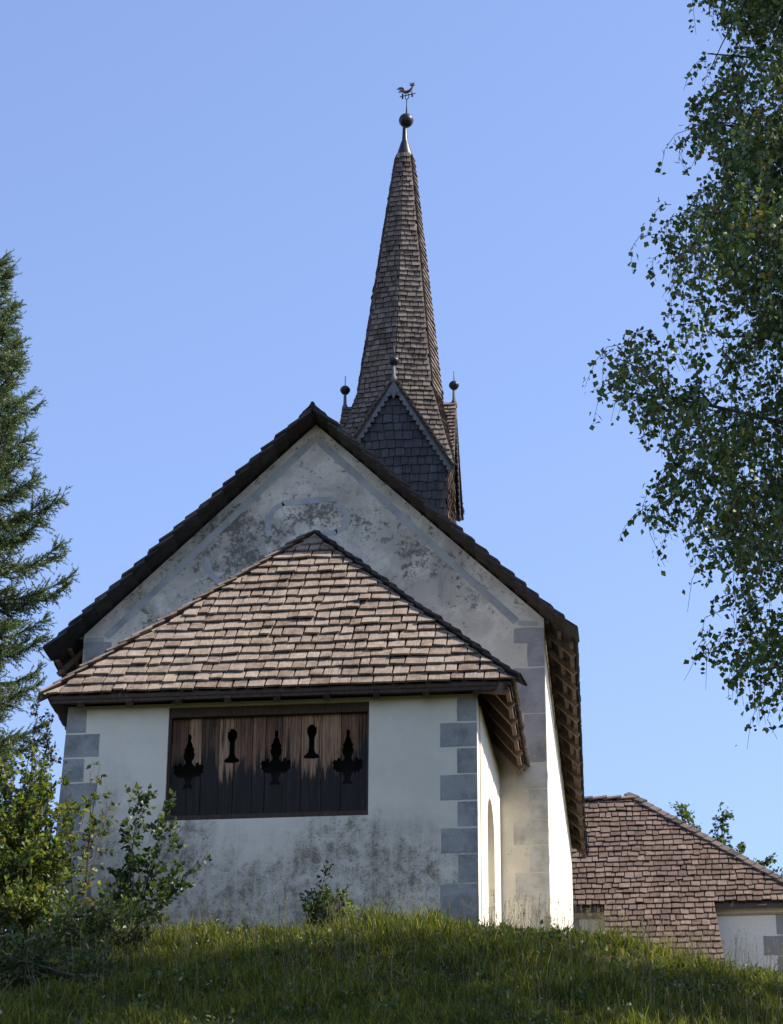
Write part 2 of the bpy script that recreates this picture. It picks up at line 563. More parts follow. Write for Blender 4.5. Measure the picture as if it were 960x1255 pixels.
def clip(poly, cv):
    """clip 2D polygon by convex ccw polygon cv"""
    out = poly
    n = len(cv)
    for i in range(n):
        ax, ay = cv[i]
        bx, by = cv[(i + 1) % n]
        src, out = out, []
        if not src:
            return []
        def side(p):
            return (bx - ax) * (p[1] - ay) - (by - ay) * (p[0] - ax)
        for j in range(len(src)):
            p, q = src[j], src[(j + 1) % len(src)]
            sp_, sq = side(p), side(q)
            if sp_ >= 0:
                out.append(p)
            if (sp_ >= 0) != (sq >= 0):
                t = sp_ / (sp_ - sq)
                out.append((p[0] + (q[0] - p[0]) * t, p[1] + (q[1] - p[1]) * t))
    return out


def area2(p):
    return 0.5 * sum(p[i][0] * p[(i + 1) % len(p)][1] - p[(i + 1) % len(p)][0] * p[i][1] for i in range(len(p)))


def shingles(P0, U, V, poly, expo, wmin, wmax, th, rnd, overlap=1.7, v_from=None, jitter=0.08, lift=1.0):
    """returns a list of (MB, centre v, area) : one shingle each, clipped to the convex polygon poly in (u, v)"""
    P0, U, V = Vector(P0), Vector(U).normalized(), Vector(V).normalized()
    N = U.cross(V).normalized()
    if area2(poly) < 0:
        poly = poly[::-1]
    us = [p[0] for p in poly]
    vs = [p[1] for p in poly]
    res = []
    v = (min(vs) if v_from is None else v_from)
    row = 0
    while v < max(vs) - 0.01:
        u = min(us) - rnd.uniform(0, wmax)
        while u < max(us):
            w = rnd.uniform(wmin, wmax)
            gap = rnd.uniform(0.010, 0.032) * (wmax / 0.29)
            j0 = rnd.gauss(0, jitter * expo * 0.5)
            sk = rnd.gauss(0, 0.020) * w * 2
            L = expo * overlap
            va, vb = v + j0 - sk, v + j0 + sk
            rect = [(u + gap / 2, va), (u + w - gap / 2, vb), (u + w - gap / 2, v + L), (u + gap / 2, v + L)]
            vc, uc = v, u + w / 2
            c = clip(rect, poly)
            u += w
            if len(c) < 3 or area2(c) < 0.12 * w * expo:
                continue
            curl = max(0.0, rnd.gauss(0, 0.35)) * th
            tilt = rnd.gauss(0, 0.25) * th
            lo, hi = [], []
            for (a, b_) in c:
                t = (b_ - vc) / L
                h = lift * th * 2.0 * (1 - t) + 0.15 * th + curl * max(0, 1 - 2.0 * t) + tilt * (a - uc) / w * (1 - t)
                base = P0 + U * a + V * b_
                hi.append(base + N * (h + th * 0.5))
                lo.append(base + N * (h - th * 0.5))
            n = len(c)
            mb = MB()
            F = [tuple(range(n)), tuple(range(n, 2 * n))[::-1]]
            F += [(n + i, n + (i + 1) % n, (i + 1) % n, i) for i in range(n)]
            mb.add(hi + lo, F, uvs=[(a, b_) for a, b_ in c] * 2)
            res.append((mb, vc, area2(c), uc))
        v += expo
        row += 1
    return res


MASS = {}
def emit(lst, mat, parent, name='shingle', keep=None):
    """pieces for which keep() is true become single objects, the others join the one mass of that roof"""
    cnt = 0
    for it in lst:
        if keep is None or keep(it):
            it[0].build(name, mat, parent)
            cnt += 1
        else:
            mass = MASS.setdefault(parent.name, (MB(), parent, mat))[0]
            mass.add(it[0].v, it[0].f, it[0].uv)
    return cnt


def build_masses():
    for mass, parent, mat in MASS.values():
        o = mass.build('shingle_field', mat, parent)
        o['kind'] = 'stuff'


R_ = random.Random(3)

# ------------------------------------------------------------------ ground
def ground_z(x, y):
    x = np.asarray(x, float)
    y = np.asarray(y, float)
    d = np.maximum(0, -0.45 - y)
    r = 1.0
    s = 0.45
    z = np.where(d < r, s * d * d / (2 * r), s * r / 2 + s * (d - r))
    far = np.maximum(0, d - 7.0)
    z = z - 0.095 * far
    far2 = np.maximum(0, d - 29.0)
    z = z - 0.33 * far2
    z = -0.315 - z
    back = np.clip(y - 2.0, 0, 40)
    z = z + 0.17 * back - 0.10 * np.clip(y - 16.0, 0, 24)
    z = z - 0.255 * np.log1p(np.exp((x - 3.0) * 2.5)) / 2.5 * np.exp(-np.maximum(0, x - 12) / 25)
    z = z - 0.10 * np.log1p(np.exp((-2.2 - x) * 2.0)) / 2.0 * np.exp(-np.maximum(0, -x - 12) / 25)
    fade = np.exp(-((x / 60) ** 2 + (y / 60) ** 2))
    z = z + fade * (0.025 * np.sin(1.3 * x + 0.7 * y) + 0.04 * np.sin(2.9 * x - 1.7 * y + 1.0) + 0.025 * np.sin(5.1 * x + 4.3 * y))
    return z


def axis_pts(a, b, step, far, grow=1.35):
    mid = list(np.arange(a, b + 1e-6, step))
    hi, s = [], step
    while (hi[-1] if hi else b) < far:
        s *= grow
        hi.append((hi[-1] if hi else b) + s)
    lo, s = [], step
    while (lo[-1] if lo else a) > -far:
        s *= grow
        lo.append((lo[-1] if lo else a) - s)
    return np.array(lo[::-1] + mid + hi)

gx = axis_pts(-7, 10, 0.2, 900)
gy = axis_pts(-12, 4, 0.2, 900)
GX, GY = np.meshgrid(gx, gy)
GV = np.stack([GX, GY, ground_z(GX, GY)], -1).reshape(-1, 3)
nx = len(gx)
ii, jj = np.meshgrid(np.arange(len(gy) - 1), np.arange(nx - 1), indexing='ij')
a = (ii * nx + jj).ravel()
GF = np.stack([a, a + 1, a + nx + 1, a + nx], -1)
g = fast_mesh('ground', GV, GF, M['turf'])
g['kind'] = 'structure'
g.data.polygons.foreach_set('use_smooth', np.ones(len(GF), bool))

# ------------------------------------------------------------------ chapel
chapel = tag(empty('chapel'), 'white plastered chapel with steep shingled roofs, porch and slender spire on the grassy hill', 'chapel')

ND = 2.76            # plane of the nave gable wall
NB_ = 11.8           # back wall of the nave
WN = 3.105
def slope_z(x):      # top surface of the nave roof
    return 8.193 - 0.9895 * abs(x)

# nave walls
mb = MB()
def gable_poly(y):
    return [(-WN, y, -1.5), (WN, y, -1.5), (WN, y, 5.0), (0, y, 8.07), (-WN, y, 5.0)]
mb.prism(gable_poly(ND), (0, 0.55, 0))
mb.prism(gable_poly(NB_ - 0.5), (0, 0.5, 0))
mb.box((WN - 0.55, ND + 0.55, -1.5), (WN, NB_ - 0.5, 4.90))
mb.box((-WN, ND + 0.55, -1.5), (-WN + 0.55, NB_ - 0.5, 4.90))
nave_wall = mb.build('nave_wall', M['plaster_nave'], chapel)

PR = 0.004   # paint layer proud of the wall
def plate(pts2, y, mat, parent, name, th=PR, wob=0.006):
    """flat painted piece on a wall facing -Y; pts2 = (x, z) ccw seen from the front; edges made slightly uneven"""
    out = []
    for i in range(len(pts2)):
        p, q = Vector(pts2[i]), Vector(pts2[(i + 1) % len(pts2)])
        n = max(1, int((q - p).length / 0.14))
        for k in range(n):
            r = p.lerp(q, k / n)
            if k:
                r += Vector((R_.gauss(0, wob), R_.gauss(0, wob)))
            out.append(r)
    b = MB()
    b.prism([(p.x, y - th, p.y) for p in out], (0, th - 0.0005, 0))
    return b.build(name, mat, parent)


def rect2(x0, z0, x1, z1):
    return [(x0, z0), (x1, z0), (x1, z1), (x0, z1)]

def band(pts, w, y, mat, parent, name='painted_band'):
    """painted stripe following a polyline of (x, z) points"""
    P = [Vector(p) for p in pts]
    L, Rr = [], []
    for i, p in enumerate(P):
        d = (P[min(i + 1, len(P) - 1)] - P[max(i - 1, 0)]).normalized()
        n = Vector((-d.y, d.x)) * w / 2
        ww = R_.uniform(0.9, 1.1)
        L.append(p + n * ww)
        Rr.append(p - n * ww)
    b = MB()
    V = [(p.x, y - PR, p.y) for p in L] + [(p.x, y - PR, p.y) for p in Rr]
    n = len(P)
    V += [(v[0], y - 0.0005, v[2]) for v in V]
    F = []
    for i in range(n - 1):
        F.append((i, n + i, n + i + 1, i + 1))
        F.append((2 * n + i, i, i + 1, 2 * n + i + 1))
        F.append((n + i, 3 * n + i, 3 * n + i + 1, n + i + 1))
    b.add(V, F)
    return b.build(name, mat, parent)

def subdiv(pts, n):
    out = []
    for i in range(len(pts) - 1):
        for k in range(n):
            t = k / n
            out.append((pts[i][0] * (1 - t) + pts[i + 1][0] * t, pts[i][1] * (1 - t) + pts[i + 1][1] * t))
    return out + [pts[-1]]

def catmull(pts, n=6):
    P = [Vector(p) for p in pts]
    P = [P[0] * 2 - P[1]] + P + [P[-1] * 2 - P[-2]]
    out = []
    for i in range(1, len(P) - 2):
        p0, p1, p2, p3 = P[i - 1], P[i], P[i + 1], P[i + 2]
        for k in range(n):
            t = k / n
            out.append(0.5 * ((2 * p1) + (p2 - p0) * t + (2 * p0 - 5 * p1 + 4 * p2 - p3) * t * t + (3 * p1 - p0 - 3 * p2 + p3) * t ** 3))
    return out + [P[-2]]

band(subdiv([(-2.80, 4.955), (-0.02, 7.84)], 24), 0.10, ND, M['band'], nave_wall)
band(subdiv([(0.05, 7.80), (2.74, 4.97)], 24), 0.10, ND, M['band'], nave_wall)
band(subdiv([(-3.08, 4.925), (-2.83, 4.92)], 4), 0.06, ND, M['band'], nave_wall)
band(subdiv([(2.76, 4.95), (3.02, 4.93)], 4), 0.06, ND, M['band'], nave_wall)
band(catmull([(-0.62, 6.38), (-0.63, 6.58), (-0.57, 6.76), (-0.43, 6.865)]), 0.075, ND, M['band'], nave_wall)
band(subdiv([(-0.45, 6.87), (0.27, 6.905)], 6), 0.085, ND, M['band'], nave_wall)
band(catmull([(0.26, 6.80), (0.38, 6.76), (0.46, 6.62), (0.42, 6.48), (0.30, 6.40)]), 0.075, ND, M['band'], nave_wall)
band(subdiv([(0.32, 6.40), (0.06, 6.37)], 4), 0.075, ND, M['band'], nave_wall)
band(catmull([(-1.47, 6.10), (-1.44, 5.92), (-1.33, 5.76), (-1.15, 5.64)]), 0.085, ND, M['band'], nave_wall)

for (x0, z0, x1, z1, k) in [(-3.102, 4.55, -2.72, 4.885, 'quoin'), (2.70, 4.66, 3.102, 4.87, 'quoin_nave'), (2.88, 4.32, 3.102, 4.65, 'quoin_nave'),
                            (2.69, 3.66, 3.102, 4.30, 'quoin_nave'), (2.82, 2.98, 3.102, 3.64, 'quoin_nave'), (2.70, 2.62, 3.102, 2.96, 'quoin_faded'),
                            (2.86, 2.20, 3.102, 2.60, 'quoin_faded'), (2.66, 1.86, 3.102, 2.18, 'quoin_faded'), (2.86, 1.50, 3.102, 1.84, 'quoin_faded'),
                            (2.67, 1.12, 3.102, 1.48, 'quoin_faded'), (2.86, 0.7, 3.102, 1.10, 'quoin_faded')]:
    plate(rect2(x0, z0, x1, z1), ND, M[k], nave_wall, 'painted_quoin')

# nave roof: boarding over the walls, rafters, battens and shingles
RY0, RY1 = 2.36, 12.2
mb = MB()
for s in (-1, 1):
    for (xa, xb) in ((0.0, 3.0),):
        mb.hexa([(s * xa, ND + 0.56, slope_z(xa) - 0.165), (s * xb, ND + 0.56, slope_z(xb) - 0.165), (s * xb, RY1 - 0.05, slope_z(xb) - 0.165), (s * xa, RY1 - 0.05, slope_z(xa) - 0.165),
                 (s * xa, ND + 0.56, slope_z(xa) - 0.075), (s * xb, ND + 0.56, slope_z(xb) - 0.075), (s * xb, RY1 - 0.05, slope_z(xb) - 0.075), (s * xa, RY1 - 0.05, slope_z(xa) - 0.075)])
nave_roof = mb.build('nave_roof', M['wood_dark'], chapel)

SL = math.hypot(3.545, 3.508)
for s in (-1, 1):
    V = Vector((-s * 3.545, 0, 3.508)).normalized()
    U = Vector((0, -s * -1, 0)) if s == 1 else Vector((0, -1, 0))
    N = U.cross(V)
    P0 = Vector((s * 3.545, 0, 4.685)) - N * 0.06
    sg = U.y                                    # u = sg * y
    poly = [(sg * (RY0 + 0.02), 0.0), (sg * RY1, 0.26 if s == 1 else 0.0), (sg * RY1, SL), (sg * (RY0 + 0.02), SL)]
    inner = [(sg * (RY0 + 0.47), 0.0), (sg * RY1, 0.26 if s == 1 else 0.0), (sg * RY1, SL), (sg * (RY0 + 0.47), SL)]
    lst = shingles(P0, U, V, inner, 0.237, 0.16, 0.30, 0.026, R_, overlap=1.5)
    emit(lst, M['shingle_dark'], nave_roof, keep=lambda it: False)
    # verge shingles: one projecting board-like shingle per course
    k = 0
    v = -0.02
    while v < SL - 0.02:
        L = 0.40
        ya, yb = RY0 + R_.uniform(-0.02, 0.03), RY0 + 0.475
        w = MB()
        pts = []
        v0 = v + R_.uniform(-0.018, 0.018)
        sk = R_.uniform(0.0, 0.05)
        v1 = min(v + L, SL)
        quad = [(ya, v0 + sk), (ya + 0.06, v0), (yb, v0 + R_.uniform(-0.01, 0.02)), (yb, v1), (ya, v1 + R_.uniform(-0.03, 0.03))]
        th = 0.032
        hi, lo = [], []
        for (y_, vv) in quad:
            t = (vv - v) / L
            base = P0 + U * (sg * y_) + V * vv
            h = 0.058 * (1 - t) + 0.004 + (0.012 * R_.random() if y_ < RY0 + 0.1 and t < 0.4 else 0)
            hi.append(base + N * (h + th / 2))
            lo.append(base + N * (h - th / 2))
        if sg < 0:
            hi, lo = hi[::-1], lo[::-1]
            quad = quad[::-1]
        n = len(quad)
        w.add(hi + lo, [tuple(range(n)), tuple(range(n, 2 * n))[::-1]] + [(n + i, n + (i + 1) % n, (i + 1) % n, i) for i in range(n)], uvs=[(q[0], q[1]) for q in quad] * 2)
        w.build('shingle', M['shingle_verge'], nave_roof)
        v += 0.237
# ridge boards
mb = MB()
for sx, dz in ((-1, 0.012), (1, 0.0)):
    mb.hexa([(0, RY0 + 0.03, 8.185 + dz), (sx * 0.15, RY0 + 0.03, 8.04 + dz), (sx * 0.15, RY1, 8.04 + dz), (0, RY1, 8.185 + dz),
             (0, RY0 + 0.03, 8.21 + dz), (sx * 0.15, RY0 + 0.03, 8.065 + dz), (sx * 0.15, RY1, 8.065 + dz), (0, RY1, 8.21 + dz)])
mb.build('ridge_board', M['shingle_dark'], nave_roof)
# rafter tails and battens of both eaves
for s in (-1, 1):
    y = 3.05
    while y < 11.9:
        mb = MB()
        xe = 3.50 - (0.0193 * (y - 2.36) if s == 1 else 0)
        mb.beam((s * (WN - 0.2), y, slope_z(WN - 0.2) - 0.175), (s * xe, y, slope_z(xe) - 0.175), 0.055, 0.06)
        mb.build('rafter', M['wood_eave'], nave_roof)
        y += 0.62 + R_.uniform(-0.05, 0.05)
    for xb in (3.14, 3.30, 3.46):
        if s < 0 or True:
            mb = MB()
            x1 = xb - (0.0193 * 9.0 if s == 1 and xb > 3.4 else 0)
            if x1 < 3.13:
                x1 = 3.13
            mb.beam((s * xb, RY0 + 0.42, slope_z(xb) - 0.118), (s * x1, 12.1, slope_z(x1) - 0.118), 0.055, 0.035)
            mb.build('batten', M['wood_eave'], nave_roof)

# ------------------------------------------------------------------ porch
PX0, PX1, PXB = -2.60, 2.39, 2.49
SX0, SX1, SZ0, SZ1 = -1.352, 1.091, 1.342, 2.79
PT = 2.84
mb = MB()
def frontquad(xa0, xa1, z0, xb0, xb1, z1, y0=0.0, y1=0.4):
    """xa0..xa1 at z0, xb0..xb1 at z1"""
    mb.hexa([(xa0, y0, z0), (xa1, y0, z0), (xa1, y1, z0), (xa0, y1, z0), (xb0, y0, z1), (xb1, y0, z1), (xb1, y1, z1), (xb0, y1, z1)])
def lx(z):
    return -2.60 - 0.035 * (2.84 - z)
frontquad(lx(-1.2), PX1, -1.2, lx(SZ0), PX1, SZ0)
frontquad(lx(SZ0), SX0, SZ0, lx(SZ1), SX0, SZ1)
frontquad(SX1, PX1, SZ0, SX1, PX1, SZ1)
frontquad(lx(SZ1), PX1, SZ1, lx(PT), PX1, PT)
# left side wall
mb.hexa([(lx(-1.2), 0.4, -1.2), (lx(-1.2) + 0.4, 0.4, -1.2), (lx(-1.2) + 0.4, ND - 0.002, -1.2), (lx(-1.2), ND - 0.002, -1.2),
         (lx(PT), 0.4, PT), (lx(PT) + 0.4, 0.4, PT), (lx(PT) + 0.4, ND - 0.002, PT), (lx(PT), ND - 0.002, PT)])
# right side wall with an arched doorway
def rx(y):
    return PX1 + (PXB - PX1) * y / ND
DY0, DY1, DZ, DR = 1.12, 1.95, 1.62, 0.415
def sidehex(ya, yb, z0a, z0b, z1a, z1b):
    mb.hexa([(rx(ya) - 0.45, ya, z0a), (rx(ya), ya, z0a), (rx(yb), yb, z0b), (rx(yb) - 0.45, yb, z0b),
             (rx(ya) - 0.45, ya, z1a), (rx(ya), ya, z1a), (rx(yb), yb, z1b), (rx(yb) - 0.45, yb, z1b)])
sidehex(0.4, DY0, -1.2, -1.2, PT, PT)
sidehex(DY1, ND - 0.002, -1.2, -1.2, PT, PT)
NA = 12
for i in range(NA):
    a0, a1 = math.pi * (1 - i / NA), math.pi * (1 - (i + 1) / NA)
    yc = (DY0 + DY1) / 2
    ya, yb = yc + DR * math.cos(a0), yc + DR * math.cos(a1)
    sidehex(ya, yb, DZ + DR * math.sin(a0), DZ + DR * math.sin(a1), PT, PT)
porch_wall = mb.build('porch_wall', M['plaster_porch'], chapel)
mb = MB()
mb.box((PX1 - 0.42, DY0 - 0.05, -1.0), (PX1 - 0.20, DY1 + 0.05, DZ + DR + 0.02))
mb.build('bounce_infill', M['plaster_porch'], porch_wall)  # pale infill instead of a door, added to bounce sun onto the jamb

zq = [2.80, 2.48, 2.155, 1.82, 1.485, 1.155, 0.83, 0.47, -0.25]
for i in range(8):
    xl = 2.15 if i % 2 == 0 else 1.95
    plate(rect2(xl + R_.uniform(-0.008, 0.008), zq[i + 1] + 0.012, PX1 - 0.002, zq[i] - 0.012), 0.0, M['quoin'], porch_wall, 'painted_quoin', wob=0.003)
zq = [2.80, 2.49, 2.175, 1.86, 1.55, 1.24, 0.92, 0.60, 0.28, -0.1]
for i in range(9):
    xl = -2.365 if i % 2 == 0 else -2.19
    z1, z0 = zq[i] - 0.012, zq[i + 1] + 0.012
    plate([(lx(z0) + 0.002, z0), (xl, z0), (xl, z1), (lx(z1) + 0.002, z1)], 0.0, M['quoin'], porch_wall, 'painted_quoin', wob=0.003)

# porch roof
EL, ER, AP = Vector((-2.82, -0.284, 2.891)), Vector((2.86, -0.284, 2.891)), Vector((0.006, 2.74, 6.351))
EBL, EBR = Vector((-2.82, 2.74, 2.891)), Vector((2.86, 2.74, 2.891))
mb = MB()
inset = Vector((0, 0, -0.055))
for tri in ((EL * 0.985 + AP * 0.015, ER * 0.985 + AP * 0.015, AP), (ER * 0.985 + AP * 0.015, EBR * 0.985 + AP * 0.015, AP), (EBL * 0.985 + AP * 0.015, EL * 0.985 + AP * 0.015, AP)):
    mb.prism([p + inset for p in tri], (0, 0, -0.045))
porch_roof = mb.build('porch_roof', M['wood_dark'], chapel)

def slope_frame(a, b, c):
    """plane through eave a->b and top c: returns P0,U,V and 2D coords of a,b,c"""
    a, b, c = Vector(a), Vector(b), Vector(c)
    U = (b - a).normalized()
    N = U.cross(c - a).normalized()
    V = N.cross(U)
    P0 = a - N * 0.035
    return P0, U, V, [(0.0, 0.0), ((b - a).length, 0.0), ((c - a).dot(U), (c - a).dot(V))]

P0, U, V, poly = slope_frame(EL, ER, AP)
lst = shingles(P0, U, V, poly, 0.238, 0.12, 0.28, 0.025, R_, overlap=1.5, jitter=0.14)
print('porch shingles', emit(lst, M['shingle_porch'], porch_roof))
for (a, b) in ((ER, EBR), (EBL, EL)):
    P0, U, V, poly = slope_frame(a, b, AP)
    emit(shingles(P0, U, V, poly, 0.238, 0.15, 0.33, 0.024, R_, overlap=1.55), M['shingle_porch'], porch_roof, keep=lambda it: False)
# hip caps: shingles lapped along both hips
for (e, other, s) in ((EL, EBL, -1), (ER, EBR, 1)):
    d = (AP - e)
    Lh = d.length
    d.normalize()
    nside = ((other - e).cross(AP - e)).normalized()
    if nside.z < 0:
        nside = -nside
    wd = d.cross(nside).normalized()
    if wd.dot(other - e) < 0:
        wd = -wd                                     # points away from the front slope along the side slope
    t = -0.04
    while t < Lh - 0.05:
        L = 0.34
        w0 = 0.16
        a0 = e + d * t
        a1 = e + d * min(t + L, Lh + 0.05)
        lift0, lift1 = 0.075 + R_.uniform(-0.008, 0.014), 0.04
        th = 0.026
        mb = MB()
        j = R_.uniform(-0.012, 0.012)
        Pp = [a0 - wd * (0.045 + j), a0 + wd * w0, a1 + wd * w0, a1 - wd * (0.045 + j)]
        lf = [lift0, lift0, lift1, lift1]
        hi = [p + nside * (l + th / 2) for p, l in zip(Pp, lf)]
        lo = [p + nside * (l - th / 2) for p, l in zip(Pp, lf)]
        F = [(0, 1, 2, 3), (7, 6, 5, 4)] + [(4 + i, 4 + (i + 1) % 4, (i + 1) % 4, i) for i in range(4)]
        if s < 0:
            F = [f[::-1] for f in F]
        mb.add(hi + lo, F, uvs=[(0, t), (w0, t), (w0, t + L), (0, t + L)] * 2)
        mb.build('hip_shingle', M['shingle_dark'] if s > 0 else M['shingle_spire'], porch_roof)
        t += 0.245
# front eave board, side rafters, wall plate, corner bracket
mb = MB()
mb.beam((-2.76, -0.20, 2.835), (2.77, -0.20, 2.835), 0.05, 0.07)
mb.build('eave_board', M['wood_dark'], porch_roof)
mb = MB()
mb.beam((2.77, -0.20, 2.815), (2.77, 2.70, 2.815), 0.05, 0.05)
mb.build('eave_board', M['wood_eave'], porch_roof)
for y in (0.25, 0.8, 1.35, 1.9, 2.42):
    mb = MB()
    mb.beam((2.30, y, 3.36), (2.80, y, 2.755), 0.09, 0.10)
    mb.build('rafter', M['wood_eave'], porch_roof)
for x in np.arange(-2.4, 2.5, 0.6):
    mb = MB()
    mb.beam((x, -0.24, 2.76), (x, 0.1, 3.15), 0.08, 0.08)
    mb.build('rafter', M['wood_dark'], porch_roof)
mb = MB()
mb.beam((2.28, 0.10, 2.97), (2.74, -0.22, 2.80), 0.11, 0.12)
mb.build('hip_rafter', M['wood_eave'], porch_roof)

# ------------------------------------------------------------------ shutter in the porch front
shutter = empty('shutter_panel')
shutter.parent = chapel
YS = 0.10
mb = MB()
mb.box((SX0 + 0.002, YS + 0.30, SZ0 + 0.002), (SX1 - 0.002, YS + 0.34, SZ1 - 0.002))
mb.build('shade_backing', M['interior_dark'], shutter)  # near-black sheet: the porch's inner darkness painted behind the cut-outs
ed = [SX0 + 0.005]
while ed[-1] < SX1 - 0.3:
    ed.append(ed[-1] + R_.uniform(0.155, 0.25))
ed.append(SX1 - 0.005)
big = [(5, 2.47), (9, 2.42), (6, 2.38), (12, 2.355), (15, 2.31), (23, 2.28), (20, 2.245), (26, 2.21), (22, 2.16), (14, 2.12), (18, 2.085), (27, 2.06), (31, 2.10), (42, 2.115), (47, 2.075), (58, 2.09), (67, 2.05), (60, 2.015), (66, 1.975), (52, 1.955), (50, 1.92), (38, 1.935), (33, 1.90), (24, 1.935), (19, 1.90), (12, 1.86), (14, 1.83), (22, 1.79), (20, 1.765), (5, 1.78)]
small = [(9, 2.53), (14, 2.50), (21, 2.49), (21, 2.42), (16, 2.39), (12, 2.36), (12, 2.22), (16, 2.17), (26, 2.145), (34, 2.13), (33, 2.10), (10, 2.09)]
K = 0.0028
cuts = []
for (uc, sh, dz) in ((230, big, 0.0), (282, small, 0.0), (336, big, 0.02), (379, small, 0.02), (423, big, 0.0)):
    xc = -1.352 + (uc - 205) * 0.01
    pts = [(xc + w * K, z + dz + 0.0) for w, z in sh] + [(xc - w * K, z + dz) for w, z in sh[::-1]]
    cb = MB()
    cb.prism([(x, YS - 0.05, z) for x, z in pts][::-1], (0, 0.2, 0))
    c = cb.build('cutter', None)
    bm = bmesh.new()
    bm.from_mesh(c.data)
    bmesh.ops.recalc_face_normals(bm, faces=bm.faces)
    bm.to_mesh(c.data)
    bm.free()
    cuts.append((c, xc))
boards = []
for i in range(len(ed) - 1):
    mb = MB()
    y0 = YS + R_.uniform(-0.006, 0.010)
    mb.box((ed[i] + R_.uniform(0.001, 0.005), y0, SZ0 + 0.06), (ed[i + 1] - R_.uniform(0.001, 0.005), y0 + 0.03, SZ1 - 0.10))
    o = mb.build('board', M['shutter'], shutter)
    for c, xc in cuts:
        if xc + 0.23 > ed[i] and xc - 0.23 < ed[i + 1]:
            md = o.modifiers.new('cut', 'BOOLEAN')
            md.object = c
            md.solver = 'EXACT'
            md.operation = 'DIFFERENCE'
    boards.append(o)
bpy.context.view_layer.update()
dg = bpy.context.evaluated_depsgraph_get()
for o in boards:
    if o.modifiers:
        me = bpy.data.meshes.new_from_object(o.evaluated_get(dg))
        o.modifiers.clear()
        o.data = me
for c, _ in cuts:
    bpy.data.objects.remove(c)
for (lo, hi, nm) in (((SX0 + 0.003, 0.03, SZ0 + 0.001), (SX1 - 0.003, 0.13, SZ0 + 0.07), 'sill_rail'), ((SX0 + 0.003, 0.03, SZ1 - 0.12), (SX1 - 0.003, 0.13, SZ1 - 0.001), 'head_rail'),
                     ((SX0 + 0.002, 0.04, SZ0 + 0.07), (SX0 + 0.032, 0.125, SZ1 - 0.12), 'side_rail'), ((SX1 - 0.025, 0.04, SZ0 + 0.07), (SX1 - 0.002, 0.125, SZ1 - 0.12), 'side_rail')):
    mb = MB()
    mb.box(lo, hi)
    mb.build(nm, M['wood_dark'], shutter)

# ------------------------------------------------------------------ bell tower and spire
TX, TY, TS = 0.006, 14.195, 1.055
ZG, ZC, ZT, RT = 14.50, 12.66, 20.08, 0.165
LEAN = 0.085
def tcx(z):
    return TX + LEAN * max(0, (z - ZG)) / (ZT - ZG)
tw = 0.96
mb = MB()
def twp(sx, sy, z):
    return (TX + sx * tw, TY + sy * tw, z)
# four gabled faces on a square shaft
for k in range(4):
    q = Matrix.Rotation(k * math.pi / 2, 3, 'Z')
    c = Vector((TX, TY, 0))
    pts = [c + q @ Vector(p) for p in ((-tw, -tw, -1.0), (tw, -tw, -1.0), (tw, -tw, ZC + 0.05), (0, -tw, ZG - 0.16), (-tw, -tw, ZC + 0.05))]
    mb.prism(pts, q @ Vector((0, 0.06, 0)))
tower = mb.build('bell_tower', M['shingle_gable'], chapel)
# shingles cladding of the four gable faces; the face towards the camera piece by piece
for k in (1, 2, 3, 0):
    q = Matrix.Rotation(k * math.pi / 2, 3, 'Z')
    c = Vector((TX, TY, 0))
    U = q @ Vector((1, 0, 0))
    P0 = c + q @ Vector((0, -tw - 0.004, 0))
    poly = [(-tw, 10.6), (tw, 10.6), (tw, ZC + 0.08), (0, ZG - 0.14), (-tw, ZC + 0.08)]
    lst = shingles(P0, U, (0, 0, 1), poly, 0.178, 0.12, 0.19, 0.014, R_, overlap=1.4)
    if k == 0:
        print('gable', emit(lst, M['shingle_gable'], tower, keep=lambda it: it[1] > 11.5 and it[3] > -0.85))
    else:
        emit(lst, M['shingle_annex'], tower, keep=lambda it: False)

# the octagonal helm
def ring(k, z, r):
    a = math.radians(-90 + 45 * k)
    return Vector((tcx(z) + r * math.cos(a), TY + r * math.sin(a), z))
mb = MB()
corner = lambda k: Vector((TX + math.copysign(TS * 1.06, math.cos(math.radians(-90 + 45 * k))), TY + math.copysign(TS * 1.06, math.sin(math.radians(-90 + 45 * k))), ZC - 0.06))
RG, RC = 0.80, 0.945               # helm radius at gable height: towards the gables, towards the corners
facets = []
for k in range(8):
    j = (k + 1) % 8
    ra, rb = (RG, RC) if k % 2 == 0 else (RC, RG)
    facets.append((ring(k, ZG, ra), ring(j, ZG, rb), ring(j, ZT, RT), ring(k, ZT, RT), k))
lower = []
for (a, b, c, d, k) in facets:
    mb.add([a, b, c, d], [(0, 1, 2, 3)])
    rk, pc = (a, b) if k % 2 == 0 else (b, a)
    ga = ring(k if k % 2 == 0 else (k + 1) % 8, ZG, TS + 0.02)
    cn = corner(k + 1 if k % 2 == 0 else k)
    for tri in ((rk, pc, cn), (rk, cn, ga)):
        n_ = (tri[1] - tri[0]).cross(tri[2] - tri[0])
        if n_.z < 0:
            tri = (tri[0], tri[2], tri[1])
            n_ = -n_
        n_.normalize()
        lower.append((tri, n_, k))
        mb.prism([p - n_ * 0.03 for p in tri], n_ * 0.028)
spire = mb.build('spire_roof', M['shingle_dark'], chapel)
total = 0
for (a, b, c, d, k) in facets:
    U = (b - a).normalized()
    midt = (c + d) / 2
    N = U.cross(midt - a).normalized()
    V = N.cross(U)
    poly = [((p - a).dot(U), (p - a).dot(V)) for p in (a, b, c, d)]
    lst = shingles(a + N * 0.004, U, V, poly, 0.122, 0.10, 0.18, 0.018, R_, overlap=1.5)
    vis = k in (7, 0, 1)
    total += emit(lst, M['shingle_spire'], spire, keep=(lambda it: it[1] < 0.70) if vis else (lambda it: False))
